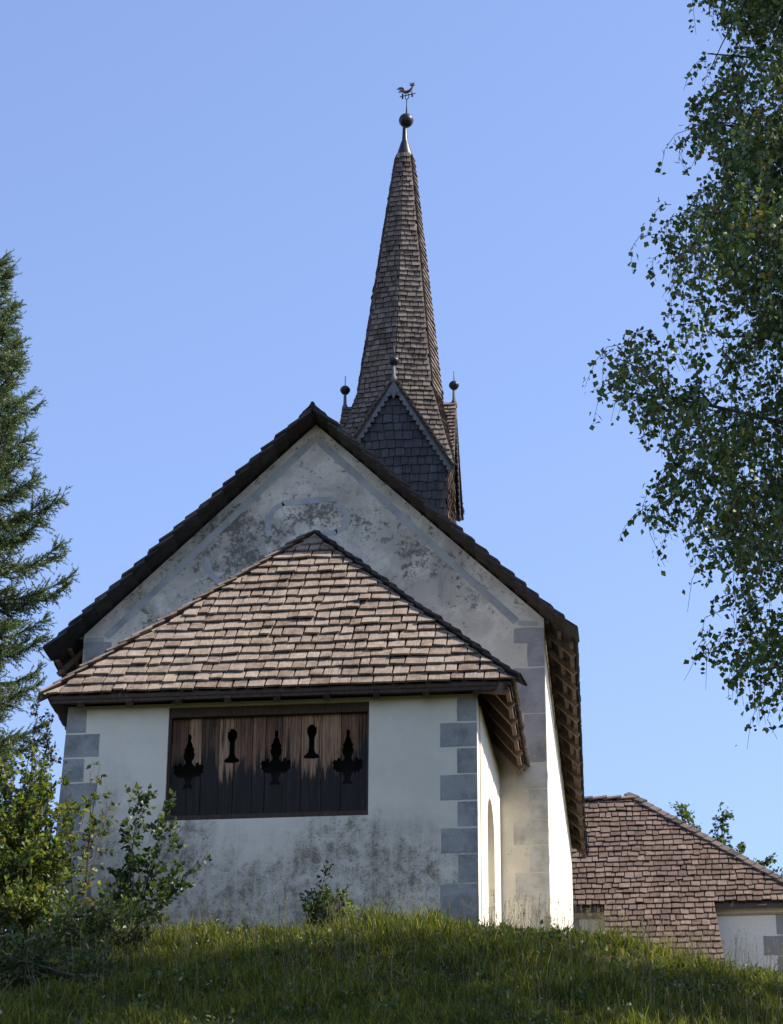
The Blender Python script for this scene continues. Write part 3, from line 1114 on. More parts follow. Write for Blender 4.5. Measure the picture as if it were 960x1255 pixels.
for (tri, N, k) in lower:
    U = Vector((-N.y, N.x, 0)).normalized()        # level line in the plane
    V = N.cross(U)
    if V.z < 0:
        U, V = -U, -V
    a = tri[0]
    poly = [((p - a).dot(U), (p - a).dot(V)) for p in tri]
    lst = shingles(a + N * 0.006, U, V, poly, 0.122, 0.10, 0.18, 0.018, R_, overlap=1.5, v_from=-0.122 * 19)
    vis = k in (7, 0, 1)
    total += emit(lst, M['shingle_spire'], spire, keep=(lambda it: it[2] > 0.006) if vis else (lambda it: False))
print('spire single shingles', total)
# hip boards hidden under the laps: thin corner strips so that the arrises stay crisp
# scalloped bargeboards of the four gables
for k in range(4):
    q = Matrix.Rotation(k * math.pi / 2, 3, 'Z')
    c = Vector((TX, TY, 0))
    mb = MB()
    for s in (-1, 1):
        A = Vector((0, 0, ZG - 0.015))
        B = Vector((s * TS * 1.05, 0, ZC - 0.075))
        d = (B - A)
        L = d.length
        d.normalize()
        down = Vector((-d.z * -1, 0, 0))
        nrm = Vector((d.z * s, 0, -d.x * s))          # perpendicular, pointing inwards/down
        n = 18
        top = [A + d * (L * i / n) for i in range(n + 1)]
        bot = []
        for i in range(n):
            t0 = L * i / n
            for f_, dp in ((0.0, 0.075), (0.3, 0.115), (0.7, 0.115), (0.98, 0.075)):
                p = A + d * (t0 + f_ * L / n) + nrm * dp
                if p.x * s < 0.012:
                    p = Vector((s * 0.012, 0, p.z))
                bot.append(p)
        for i in range(n):
            seg = [top[i]] + bot[4 * i:4 * i + 4] + [bot[4 * i + 4] if i < n - 1 else B + nrm * 0.1, top[i + 1]]
            pts = [c + q @ (p + Vector((0, -TS - 0.015, 0))) for p in seg]
            mb.prism(pts, q @ Vector((0, 0.025, 0)))
    # pendant ornament in the point of the gable
    pend = [(-0.115, ZG - 0.22), (-0.085, ZG - 0.30), (-0.05, ZG - 0.28), (-0.03, ZG - 0.36), (0.0, ZG - 0.42), (0.03, ZG - 0.36), (0.05, ZG - 0.28), (0.085, ZG - 0.30), (0.115, ZG - 0.22), (0.0, ZG - 0.04)]
    mb.prism([c + q @ Vector((x, -TS - 0.022, z)) for x, z in pend], q @ Vector((0, 0.022, 0)))
    bg_ = mb.build('bargeboard', M['wood_grey'], chapel)
    bm = bmesh.new()
    bm.from_mesh(bg_.data)
    bmesh.ops.recalc_face_normals(bm, faces=bm.faces)
    bm.to_mesh(bg_.data)
    bm.free()
    # ball finial on each gable
    base = c + q @ Vector((0, -TS + 0.02, ZG - 0.03))
    mb = MB()
    mb.lathe(base, [(0.06, -0.05), (0.055, 0.06), (0.032, 0.12), (0.026, 0.34)], 10)
    fin = mb.build('finial', M['wood_grey'], chapel)
    mb = MB()
    mb.lathe(base + Vector((0, 0, 0.42)), [(0.02, -0.10), (0.06, -0.075), (0.092, -0.03), (0.1, 0.0), (0.092, 0.03), (0.06, 0.07), (0.02, 0.09)], 14)
    mb.build('ball', M['lead'], fin)
    mb = MB()
    mb.tube([base + Vector((0, 0, 0.5)), base + Vector((0.0, 0, 0.72))], 0.009, 6)
    mb.build('rod', M['iron'], fin)

# metal cap, ball, rod and weathercock
tx = lambda z: tcx(z)
def cpt(z):
    return Vector((tcx(ZT) + 0.03 * (z - ZT), TY, z))
mb = MB()
prof = [(0.185, ZT - 0.10), (0.165, ZT + 0.02), (0.082, ZT + 0.33), (0.055, ZT + 0.40), (0.042, ZT + 0.72), (0.04, ZT + 0.78)]
V = []
mb.lathe((cpt(ZT).x, TY, 0), prof, 16)
cap = mb.build('spire_cap', M['lead'], chapel)
mb = MB()
zb = 20.95
br = 0.148
mb.lathe(cpt(zb), [(0.03, -br), (0.07, -br * 0.9), (0.115, -br * 0.62), (0.14, -br * 0.3), (br, 0.0), (0.14, br * 0.3), (0.115, br * 0.62), (0.07, br * 0.9), (0.02, br)], 24)
mb.build('ball', M['lead'], cap)
mb = MB()
mb.tube([cpt(zb + 0.12), cpt(21.46)], [0.016, 0.012], 8)
mb.build('rod', M['iron'], cap)
cock = empty('weathercock')
cock.parent = chapel
ox, oz = 0.0017, 0.00205
cc = cpt(21.46)
def wc(u, v):          # sketch units -> plane of the vane
    return Vector((cc.x + (u - 302) * 0.0014, TY - 0.05 * (u - 302) / 120, cc.z + (325 - v) * 0.00172))
mb = MB()
mb.tube([wc(*p) for p in ((197, 268), (428, 268))], 0.010, 6)
mb.tube([wc(*p) for p in ((276, 268), (280, 312), (302, 326), (326, 312), (330, 268))], 0.010, 6)
for (u, v) in ((237, 270), (378, 270)):
    mb.tube([wc(u, v - 34), wc(u, v + 34)], [0.019, 0.019], 6)
mb.build('crossbar', M['iron'], cock)
mb = MB()
mb.tube([wc(*p) for p in ((240, 190), (262, 214), (300, 222), (342, 214), (368, 190), (382, 164), (392, 142))], [0.018, 0.034, 0.032, 0.030, 0.022, 0.018, 0.020], 8)
mb.tube([wc(*p) for p in ((345, 140), (380, 138), (425, 152))], [0.012, 0.026, 0.004], 8)
for p in (((375, 130), (330, 103)), ((385, 128), (360, 100)), ((392, 128), (395, 92)), ((398, 130), (412, 104))):
    mb.tube([wc(*p[0]), wc(*p[1])], [0.011, 0.003], 5)
mb.tube([wc(285, 222), wc(283, 268)], 0.008, 5)
mb.tube([wc(318, 222), wc(322, 268)], 0.008, 5)
mb.build('cock_body', M['copper'], cock)
for pts in (((262, 208), (258, 170), (232, 146), (190, 140), (142, 156)), ((256, 206), (246, 178), (222, 160), (190, 154), (160, 162)),
            ((252, 208), (232, 188), (205, 176), (180, 180)), ((250, 214), (225, 203), (195, 198), (168, 207))):
    mb = MB()
    mb.tube([wc(*p) for p in pts], [0.014] * (len(pts) - 1) + [0.003], 6)
    mb.build('tail_feather', M['copper'], cock)

# chancel body between nave and tower (hidden behind the gable)
mb = MB()
mb.prism([(-1.9, NB_, -1.0), (1.9, NB_, -1.0), (1.9, NB_, 4.4), (0, NB_, 7.0), (-1.9, NB_, 4.4)], (0, 5.6, 0))
mb.build('chancel_wall', M['plaster_nave'], chapel)
mb = MB()
for s in (-1, 1):
    mb.hexa([(0, NB_ + 0.42, 7.06), (s * 2.2, NB_ + 0.42, 4.05), (s * 2.2, NB_ + 6.0, 4.05), (0, NB_ + 6.0, 7.06), (0, NB_ + 0.42, 7.2), (s * 2.2, NB_ + 0.42, 4.19), (s * 2.2, NB_ + 6.0, 4.19), (0, NB_ + 6.0, 7.2)])
mb.build('chancel_roof', M['shingle_dark'], chapel)

# ------------------------------------------------------------------ shingled building behind on the right
annex = tag(empty('annex_house'), 'low white house with broad red-brown hipped shingle roof behind the chapel on the right', 'house')
EY, EZ = 14.0, 4.585
tn = math.tan(math.radians(47))
def ap(x, y):
    return Vector((x, y, EZ + tn * (y - EY)))
RYA = 16.66
X0, X1, XH = 1.75, 7.12, 4.15
mb = MB()
mb.box((X0 + 0.35, 14.13, 0.5), (6.95, 14.55, 4.555))
mb.box((6.55, 14.55, 0.5), (6.95, 18.9, 4.555))
mb.box((X0 + 0.35, 14.55, 0.5), (X0 + 0.75, 18.9, 4.555))
awall = mb.build('wall', M['annex_wall'], annex)
for (x0, z0, x1, z1) in ((6.22, 3.72, 6.948, 4.06), (6.45, 4.08, 6.948, 4.46), (6.45, 3.30, 6.948, 3.70), (2.80, 3.4, 3.13, 4.44)):
    plate(rect2(x0, z0 - 0.05, x1, z1 - 0.05), 14.13, M['annex_quoin'], awall, 'painted_quoin')
mb = MB()
mb.box((X0 + 0.3, 14.10, 4.375), (3.62, 14.129, 4.405))
mb.box((5.46, 14.10, 4.375), (7.0, 14.129, 4.405))
mb.build('eave_shadow_line', M['annex_shadow_line'], annex)  # raised tan strip whose colour paints the shadow line below the frieze
# roof boarding: front, back, right hip
dn = Vector((0, 0, -0.075))
rp = dict(fl=ap(X0, EY), fr=ap(X1, EY), rl=ap(X0, RYA), rr=ap(XH, RYA), bl=Vector((X0, 19.3, EZ)), br=Vector((X1, 19.3, EZ)))
mb = MB()
for q in ((rp['fl'], rp['fr'], rp['rr'], rp['rl']), (rp['br'], rp['bl'], rp['rl'], rp['rr']), (rp['fr'], rp['br'], rp['rr'])):
    mb.prism([p + dn for p in q], (0, 0, -0.06))
cat = [ap(3.62, 12.2), ap(5.56, 12.2), ap(5.42, EY), ap(3.56, EY)]
mb.prism([p + dn for p in cat], (0, 0, -0.06))
mb.prism([(3.70, 12.35, 0.8), (5.45, 12.35, 0.8), (5.35, 14.35, 0.8), (3.66, 14.35, 0.8)], (0, 0, 1.7))
aroof = mb.build('roof', M['wood_dark'], annex)
U = Vector((1, 0, 0))
V = Vector((0, 1, tn)).normalized()
N = U.cross(V)
P0 = ap(0, EY) - N * 0.03
cv = lambda p: ((p - P0).dot(U), (p - P0).dot(V))
front = [cv(p) for p in (rp['fl'], rp['fr'], rp['rr'], rp['rl'])]
lst = shingles(P0, U, V, front, 0.188, 0.10, 0.21, 0.018, R_, overlap=1.55, jitter=0.2)
catp = [cv(p) for p in cat]
lst2 = shingles(P0, U, V, catp, 0.188, 0.10, 0.21, 0.018, R_, overlap=1.55, jitter=0.2, v_from=-0.188 * 14)
lst2 = [i for i in lst2 if i[1] < -0.05]
print('annex', emit(lst, M['shingle_annex'], aroof, keep=lambda it: it[3] > 2.9 and it[1] < 1.55 and it[3] < 6.6), emit(lst2, M['shingle_annex'], aroof, keep=lambda it: it[1] > -1.5))
for q in ((rp['fr'], rp['br'], rp['rr']),):
    P0b, Ub, Vb, pb = slope_frame(*q)
    emit(shingles(P0b, Ub, Vb, pb, 0.188, 0.13, 0.26, 0.018, R_, overlap=1.55), M['shingle_annex'], aroof, keep=lambda it: False)
# hip and ridge caps
def caps(a, b, w, step, mat, parent, side):
    d = (b - a)
    L = d.length
    d.normalize()
    t = 0.0
    wd = d.cross(Vector((0, 0, 1))).normalized()
    nn = wd.cross(d).normalized()
    while t < L:
        p, q_ = a + d * t, a + d * (t + step * 1.3)
        mb = MB()
        h0, h1 = 0.055 + R_.uniform(-0.006, 0.012), 0.03
        P = [p - wd * w, p, p + wd * w, q_ + wd * w, q_, q_ - wd * w]
        hh = [h0 - w * 0.75, h0, h0 - w * 0.75, h1 - w * 0.75, h1, h1 - w * 0.75]
        hi = [x + nn * (h + 0.012) for x, h in zip(P, hh)]
        lo = [x + nn * (h - 0.012) for x, h in zip(P, hh)]
        mb.add(hi + lo, [(0, 1, 4, 5), (1, 2, 3, 4), (11, 10, 7, 6), (10, 9, 8, 7), (6, 7, 1, 0), (7, 8, 2, 1), (8, 9, 3, 2), (9, 10, 4, 3), (10, 11, 5, 4), (11, 6, 0, 5)],
               uvs=[(0, t), (w, t), (2 * w, t), (2 * w, t + step), (w, t + step), (0, t + step)] * 2)
        mb.build('hip_shingle', mat, parent)
        t += step
caps(rp['fr'], rp['rr'], 0.09, 0.22, M['shingle_spire'], aroof, 1)
caps(rp['rr'], rp['rl'], 0.09, 0.26, M['shingle_annex'], aroof, 1)

build_masses()

# ------------------------------------------------------------------ vegetation helpers
def unit(v):
    return v / np.maximum(np.linalg.norm(v, axis=-1, keepdims=True), 1e-9)

def leaves(P, D, L, W, rg, fold=0.25):
    """folded four-corner leaves: P base points, D directions, L lengths, W half widths"""
    n = len(P)
    D = unit(D)
    rv = rg.normal(size=(n, 3))
    S = unit(np.cross(D, rv))
    Nn = np.cross(S, D)
    L = np.asarray(L).reshape(-1, 1) * np.ones((n, 1))
    W = np.asarray(W).reshape(-1, 1) * np.ones((n, 1))
    b = P
    t = P + D * L
    mid = P + D * L * 0.42
    l = mid - S * W + Nn * W * fold
    r = mid + S * W + Nn * W * fold
    V = np.stack([b, l, t, r], 1).reshape(-1, 3)
    k = np.arange(n) * 4
    F = np.concatenate([np.stack([k, k + 2, k + 1], 1), np.stack([k, k + 3, k + 2], 1)])
    return V, F

def twig_tubes(paths, r0, r1, n=4):
    """paths (m, k, 3) -> tapered tubes as numpy"""
    m_, k_, _ = paths.shape
    d = np.gradient(paths, axis=1)
    d = unit(d)
    ref = np.array([0.31, 0.73, 0.6])
    s = unit(np.cross(d, ref))
    t = np.cross(d, s)
    rad = np.linspace(1, 0, k_)[None, :, None]
    r0 = np.asarray(r0).reshape(-1, 1, 1)
    r1 = np.asarray(r1).reshape(-1, 1, 1)
    rr = r1 + (r0 - r1) * rad
    ring_ = []
    for i in range(n):
        a = 2 * math.pi * i / n
        ring_.append(paths + (s * math.cos(a) + t * math.sin(a)) * rr)
    V = np.stack(ring_, 2).reshape(-1, 3)
    F = []
    base = (np.arange(m_) * k_ * n)[:, None, None] + (np.arange(k_ - 1) * n)[None, :, None] + np.arange(n)[None, None, :]
    nxt = (np.arange(m_) * k_ * n)[:, None, None] + (np.arange(k_ - 1) * n)[None, :, None] + ((np.arange(n) + 1) % n)[None, None, :]
    F = np.stack([base, nxt, nxt + n, base + n], -1).reshape(-1, 4)
    return V, F

def join(parts):
    V, F, k = [], [], 0
    for v, f in parts:
        V.append(v)
        F.append(f + k)
        k += len(v)
    return np.concatenate(V), np.concatenate(F)

def bez(a, b, c, n):
    t = np.linspace(0, 1, n)[None, :, None]
    return (1 - t) ** 2 * a[:, None] + 2 * t * (1 - t) * b[:, None] + t ** 2 * c[:, None]

# ------------------------------------------------------------------ birch on the right
def birch():
    rg = np.random.default_rng(5)
    root = tag(empty('birch_tree'), 'birch tree with drooping leafy branches hanging in from the right', 'tree')
    bx, by = 8.6, -5.15
    bz = float(ground_z(bx, by))
    # left outline of the crown as radius around the trunk, by height
    prof = [(-0.6, 1.2), (-0.2, 2.5), (0.32, 3.14), (0.87, 3.23), (1.29, 3.53), (1.42, 3.81), (2.26, 3.59), (2.52, 4.05), (2.57, 4.37), (3.16, 4.51), (3.56, 4.67), (4.69, 4.64), (5.03, 4.09), (5.64, 4.23), (6.14, 3.92), (6.83, 3.92), (7.44, 3.55), (8.01, 3.95), (8.51, 3.65), (9.2, 3.6), (10.2, 3.4), (12.0, 2.0), (13.8, 0.3)]
    pz = np.array([p[0] for p in prof])
    pr = np.array([p[1] for p in prof]) + 0.05
    # limbs
    ths, trunk = [], MB()
    trunk.tube([(bx, by, bz - 0.3), (bx + 0.05, by, bz + 2), (bx - 0.05, by + 0.1, bz + 6), (bx + 0.05, by, bz + 11), (bx, by, 14.2)], [0.26, 0.21, 0.16, 0.09, 0.02], 12)
    trunk.build('trunk', M['birch_bark'], root)
    nl = 70
    h = rg.uniform(0.2, 12.5, nl)
    az = rg.uniform(0, 2 * math.pi, nl)
    az[:34] = math.pi + rg.normal(0, 0.75, 34)
    R = np.interp(h, pz, pr) * rg.uniform(0.62, 0.93, nl)
    a = np.stack([np.full(nl, bx), np.full(nl, by), np.maximum(h - R * 0.45, bz + 2.0)], 1)
    e = np.stack([bx + R * np.cos(az), by + R * np.sin(az), h], 1)
    mid = (a + e) / 2 + np.array([0, 0, 0.55])[None]
    limbs = bez(a, mid, e, 10)
    tv = [twig_tubes(limbs, 0.05, 0.008, 5)]
    # sub-branches
    nb = 9
    idx = np.repeat(np.arange(nl), nb)
    tpos = rg.uniform(0.35, 0.98, len(idx))
    st = limbs[idx, (tpos * 9).astype(int)]
    dr = rg.normal(size=(len(idx), 3)) * np.array([1, 1, 0.45])
    dr = unit(dr) * rg.uniform(0.5, 1.25, (len(idx), 1))
    en = st + dr
    sub = bez(st, (st + en) / 2 + np.array([0, 0, 0.18]), en + np.array([0, 0, -0.1]), 6)
    tv.append(twig_tubes(sub, 0.014, 0.004, 4))
    # hanging twigs start along sub-branches; a share scattered through the crown shell
    nt = 8500
    pick = rg.integers(0, len(sub), nt)
    tp = rg.integers(1, 6, nt)
    s0 = sub[pick, tp] + rg.normal(0, 0.10, (nt, 3))
    n2 = 10000
    z2 = rg.uniform(-0.2, 13.0, n2)
    a2 = np.where(rg.random(n2) < 0.6, math.pi + rg.normal(0, 0.8, n2), rg.uniform(0, 6.28, n2))
    # lumps: angular and vertical modulation gives bays and overhangs
    lump = 0.88 + 0.12 * np.sin(3 * a2 + 2.1 * z2) * np.sin(1.7 * z2 + 5 * a2)
    r2 = np.interp(z2, pz, pr) * lump * np.sqrt(rg.uniform(0.25, 0.98, n2))
    s2 = np.stack([bx + r2 * np.cos(a2), by + r2 * np.sin(a2), z2 + 0.2], 1)
    # thin out in coherent pockets
    pk = np.sin(2.3 * s2[:, 0] + 1.1 * s2[:, 2]) + np.sin(1.9 * s2[:, 2] - 1.3 * s2[:, 1] + 2) + 0.7 * np.sin(4.1 * s2[:, 0] - 2.7 * s2[:, 1])
    s2 = s2[pk > -0.75]
    s0 = np.concatenate([s0, s2])
    # keep twigs inside the outline
    rr = np.hypot(s0[:, 0] - bx, s0[:, 1] - by)
    s0 = s0[(rr < np.interp(s0[:, 2], pz, pr) + 0.12) & (s0[:, 2] > 0.62)]
    nt = len(s0)
    out = unit(np.stack([s0[:, 0] - bx, s0[:, 1] - by, np.zeros(nt)], 1))
    ln = rg.uniform(0.25, 0.62, (nt, 1))
    e0 = s0 + out * ln * 0.25 + rg.normal(0, 0.12, (nt, 3)) - np.array([0, 0, 1]) * ln * 0.85
    m0 = s0 + out * ln * 0.45 + rg.normal(0, 0.05, (nt, 3))
    tw = bez(s0, m0, e0, 4)
    tv.append(twig_tubes(tw, 0.0048, 0.002, 3))
    V, F = join(tv)
    fast_mesh('branches', V, F, M['bark'], root)
    per = 14
    idx = np.repeat(np.arange(nt), per)
    t = rg.uniform(0.1, 1.0, len(idx))[:, None]
    P = (1 - t) ** 2 * s0[idx] + 2 * t * (1 - t) * m0[idx] + t ** 2 * e0[idx] + rg.normal(0, 0.035, (len(idx), 3))
    D = rg.normal(size=P.shape) * 0.7 + np.array([0, 0, -0.75])
    L = rg.uniform(0.038, 0.092, len(P))
    V, F = leaves(P, D, L, L * rg.uniform(0.34, 0.46, len(P)), rg)
    o = fast_mesh('crown', V, F, M['birch_leaf'], root)
    o['kind'] = 'stuff'
    print('birch leaves', len(P))
birch()

# ------------------------------------------------------------------ spruce on the left
def spruce():
    rg = np.random.default_rng(8)
    root = tag(empty('spruce_tree'), 'tall blue-green spruce with upswept branch tips at the left edge', 'tree')
    bx, by = -5.45, 5.0
    bz = float(ground_z(bx, by))
    top = 12.85
    t = MB()
    t.tube([(bx, by, bz - 0.3), (bx, by, bz + 4), (bx, by, 9.5), (bx, by, top)], [0.24, 0.19, 0.09, 0.012], 10)
    t.build('trunk', M['bark'], root)
    starts, tips, mids = [], [], []
    z = bz + 1.2
    while z < top - 0.25:
        f = (top - z)
        Rr = min(0.225 * f + 0.10, 1.5) * (0.80 if z < 6.6 else 1.0)
        n = 7 if f > 2 else 5
        a0 = rg.uniform(0, 6.28)
        for k in range(n):
            a = a0 + 6.283 * k / n + rg.normal(0, 0.22)
            L = Rr * rg.uniform(0.5, 1.18)
            d = np.array([math.cos(a), math.sin(a), 0])
            s = np.array([bx, by, z + rg.normal(0, 0.05)])
            rise = 0.10 * L + 0.22 * (L if f < 3 else 0.5 * L)
            starts.append(s)
            mids.append(s + d * L * 0.6 + np.array([0, 0, -0.16 * L]))
            tips.append(s + d * L + np.array([0, 0, rise]))
        z += 0.22 + 0.012 * f
    S, Mi, T = np.array(starts), np.array(mids), np.array(tips)
    br = bez(S, Mi, T, 14)
    parts = [twig_tubes(br, 0.020, 0.004, 5)]
    needle_seg = []
    shoots_a, shoots_b = [], []
    nb = len(br)
    # the branch tip itself is a shoot
    for i in range(nb):
        L = np.linalg.norm(T[i] - S[i])
        ns = int((15 + 44 * L) * (1.0 if T[i][0] > bx - 0.4 else 0.4))
        tt = np.sort(rg.uniform(0.22, 1.0, ns))
        for q in tt:
            f = q * 13
            j = min(int(f), 12)
            p = br[i, j] * (1 - (f - j)) + br[i, j + 1] * (f - j)
            d = unit((br[i, j + 1] - br[i, j])[None])[0]
            side = np.cross(d, [0, 0, 1.0])
            side /= np.linalg.norm(side)
            sg = 1 if rg.random() < 0.5 else -1
            ln = rg.uniform(0.12, 0.34) * (1.15 - 0.6 * q) + 0.05
            dd = d * rg.uniform(0.5, 0.9) + side * sg * rg.uniform(0.35, 1.0) + np.array([0, 0, rg.normal(-0.12, 0.32)])
            dd /= np.linalg.norm(dd)
            shoots_a.append(p)
            shoots_b.append(p + dd * ln)
            if rg.random() < 0.75:     # second order
                p2 = p + dd * ln * rg.uniform(0.3, 0.8)
                d2 = dd + rg.normal(0, 0.55, 3)
                d2 /= np.linalg.norm(d2)
                shoots_a.append(p2)
                shoots_b.append(p2 + d2 * ln * rg.uniform(0.4, 0.8))
        shoots_a.append(br[i, 9]); shoots_b.append(br[i, 13])
        shoots_a.append(br[i, 11]); shoots_b.append(br[i, 13] + (br[i, 13] - br[i, 12]))
    # leader
    for k in range(6):
        shoots_a.append(np.array([bx, by, top - 0.9 + 0.15 * k])); shoots_b.append(np.array([bx + rg.normal(0, 0.03), by, top - 0.6 + 0.15 * k]))
    A, B = np.array(shoots_a), np.array(shoots_b)
    parts.append(twig_tubes(np.stack([A, (A + B) / 2, B], 1), 0.0045, 0.002, 3))
    V, F = join(parts)
    fast_mesh('branches', V, F, M['bark'], root)
    ln = np.linalg.norm(B - A, axis=1)
    cnt = np.maximum(10, (ln * 135).astype(int))
    # needles only as dense as the picture can show
    idx = np.repeat(np.arange(len(A)), cnt)
    q = rg.random(len(idx))[:, None]
    P = A[idx] * (1 - q) + B[idx] * q
    d = unit((B - A)[idx])
    D = d * 0.75 + unit(rg.normal(size=P.shape)) * 0.8
    L = rg.uniform(0.026, 0.048, len(P))
    # narrow triangles
    D = unit(D)
    Sd = unit(np.cross(D, rg.normal(size=P.shape))) * 0.0062
    Vn = np.stack([P - Sd, P + Sd, P + D * L[:, None]], 1).reshape(-1, 3)
    k = np.arange(len(P)) * 3
    Fn = np.stack([k, k + 1, k + 2], 1)
    o = fast_mesh('crown', Vn, Fn, M['spruce_needle'], root)
    o['kind'] = 'stuff'
    print('spruce needles', len(P))
spruce()

# ------------------------------------------------------------------ shrubs and small plants
def shrub(name, label, cat, stems, leaf, L, per, mat, seed, twigs=9, twl=(0.12, 0.32), r0=0.012, group=None, up=0.35, wfac=0.3, sub=0.10):
    """stems: list of (base xyz, tip xyz, bow)"""
    rg = np.random.default_rng(seed)
    root = tag(empty(name), label, cat, group)
    a = np.array([s[0] for s in stems], float)
    e = np.array([s[1] for s in stems], float)
    bow = np.array([s[2] for s in stems], float)
    m_ = (a + e) / 2 + bow
    st = bez(a, m_, e, 12)
    parts = [twig_tubes(st, r0, 0.002, 5)]
    ns = len(st)
    idx = np.repeat(np.arange(ns), twigs)
    tpos = rg.uniform(0.22, 1.0, len(idx))
    f = (tpos * 11)
    j = np.minimum(f.astype(int), 10)
    w = (f - j)[:, None]
    p = st[idx, j] * (1 - w) + st[idx, j + 1] * w
    d = unit(st[idx, j + 1] - st[idx, j])
    dd = unit(d * 0.5 + rg.normal(size=p.shape) * np.array([1, 1, 0.5]) * 0.75 + np.array([0, 0, up]))
    ln = rg.uniform(twl[0], twl[1], (len(idx), 1))
    q = p + dd * ln
    tw = bez(p, (p + q) / 2 + rg.normal(0, 0.02, p.shape), q, 4)
    parts.append(twig_tubes(tw, 0.004, 0.0012, 3))
    V, F = join(parts)
    fast_mesh('stems', V, F, M['bark'], root)
    # leaves along twigs and along stem tips
    ti = np.repeat(np.arange(len(tw)), per)
    u = rg.uniform(0.1, 1.05, (len(ti), 1))
    P = p[ti] * (1 - u) + q[ti] * u + rg.normal(0, sub * 0.12, (len(ti), 3))
    D = dd[ti] * 0.6 + rg.normal(size=P.shape) * 0.75 + np.array([0, 0, 0.05])
    Ls = rg.uniform(L[0], L[1], len(P))
    V, F = leaves(P, D, Ls, Ls * rg.uniform(wfac * 0.8, wfac * 1.2, len(P)), rg)
    o = fast_mesh(leaf, V, F, M[mat], root)
    o['kind'] = 'stuff'
    return root

def gz(x, y):
    return float(ground_z(x, y))

def stems_in(rg, n, bx, by, spread, tips):
    out = []
    for i in range(n):
        tx_, ty_, tz_ = tips[i % len(tips)]
        x, y = bx + rg.normal(0, spread), by + rg.normal(0, spread)
        tip = (tx_ + rg.normal(0, 0.10), ty_ + rg.normal(0, 0.12), tz_ + rg.normal(-0.05, 0.12))
        out.append(((x, y, gz(x, y) - 0.05), tip, (rg.normal(0, 0.08), rg.normal(0, 0.08), 0.12)))
    return out

sr = np.random.default_rng(21)
# broad sunlit bush at the left edge
shrub('leafy_bush', 'broad yellow-green sunlit bush at the left edge in front of the porch corner', 'bush',
      stems_in(sr, 64, -2.9, -1.5, 0.38, [(-3.35, -1.5, 1.5), (-3.0, -1.4, 1.62), (-2.75, -1.5, 1.30), (-2.55, -1.6, 0.95), (-2.4, -1.7, 0.6), (-3.2, -1.8, 1.1), (-2.85, -1.9, 0.8), (-2.6, -1.9, 0.35), (-3.5, -1.5, 1.8), (-2.6, -1.5, 1.55), (-3.4, -1.8, 0.7), (-2.35, -1.5, 0.2), (-2.2, -1.55, 0.9), (-2.15, -1.6, 0.5), (-2.45, -1.4, 1.3)]),
      'foliage', (0.045, 0.085), 12, 'hedge_leaf', 31, twigs=15, twl=(0.12, 0.34))
# slim dark shrub behind it, against the sky and the corner
shrub('plum_shrub', 'slim upright dark-leaved shrub rising beside the left porch corner', 'shrub',
      stems_in(sr, 11, -2.95, -0.75, 0.08, [(-2.72, -0.7, 2.5), (-2.85, -0.7, 2.2), (-2.68, -0.7, 2.0), (-2.9, -0.7, 1.8), (-2.62, -0.7, 1.6)]),
      'foliage', (0.04, 0.065), 11, 'plum_leaf', 32, twigs=18, twl=(0.06, 0.18))
# yellowing sapling in front of the corner
shrub('yellowing_sapling', 'thin sapling with yellow and reddish leaves in front of the left quoins', 'sapling',
      stems_in(sr, 6, -2.1, -1.2, 0.07, [(-1.93, -1.1, 1.72), (-1.98, -1.1, 1.5), (-2.18, -1.15, 1.2), (-1.85, -1.1, 1.25), (-2.3, -1.2, 0.8)]),
      'foliage', (0.05, 0.085), 7, 'sapling_leaf', 33, twigs=11, twl=(0.08, 0.22), up=-0.1)
# dark shrub with reaching twigs
shrub('dark_shrub', 'dark green shrub with long bare-tipped twigs in front of the porch wall', 'shrub',
      stems_in(sr, 9, -1.45, -1.6, 0.10, [(-1.28, -1.5, 1.02), (-1.05, -1.5, 0.82), (-0.92, -1.55, 0.42), (-1.45, -1.5, 0.75), (-1.2, -1.55, 0.35), (-1.6, -1.6, 0.45), (-0.98, -1.6, 0.15)])
      + [((-1.35, -1.5, gz(-1.35, -1.5)), (-0.62, -1.45, 0.40), (0.0, 0, -0.05)), ((-1.35, -1.5, gz(-1.35, -1.5)), (-1.02, -1.4, 1.15), (0, 0, 0.1))],
      'foliage', (0.05, 0.095), 8, 'elder_leaf', 34, twigs=15, twl=(0.08, 0.24), wfac=0.36)
# undergrowth at the foot of the bushes
for i, (x, y, w, h, lab) in enumerate([(-2.9, -3.2, 0.55, 0.55, 'dark tangled undergrowth in the lower left corner of the slope'),
                                     (-1.55, -2.4, 0.40, 0.38, 'low shaded bramble at the foot of the dark shrub'),
                                     (-2.25, -1.9, 0.40, 0.60, 'low sunlit brush between the left bush and the dark shrub'),
                                     (-1.9, -4.6, 0.60, 0.40, 'lowest dark bramble at the bottom left of the slope')]):
    rg = np.random.default_rng(50 + i)
    tips = [(x + rg.normal(0, w), y + rg.normal(0, 0.3), gz(x, y) + h * rg.uniform(0.4, 1.2)) for _ in range(18)]
    shrub('bramble', lab, 'bramble', stems_in(rg, 24, x, y, w * 0.7, tips), 'foliage', (0.04, 0.085), 9, 'elder_leaf' if i != 2 else 'hedge_leaf', 60 + i, twigs=12, group='low brush under the bushes')
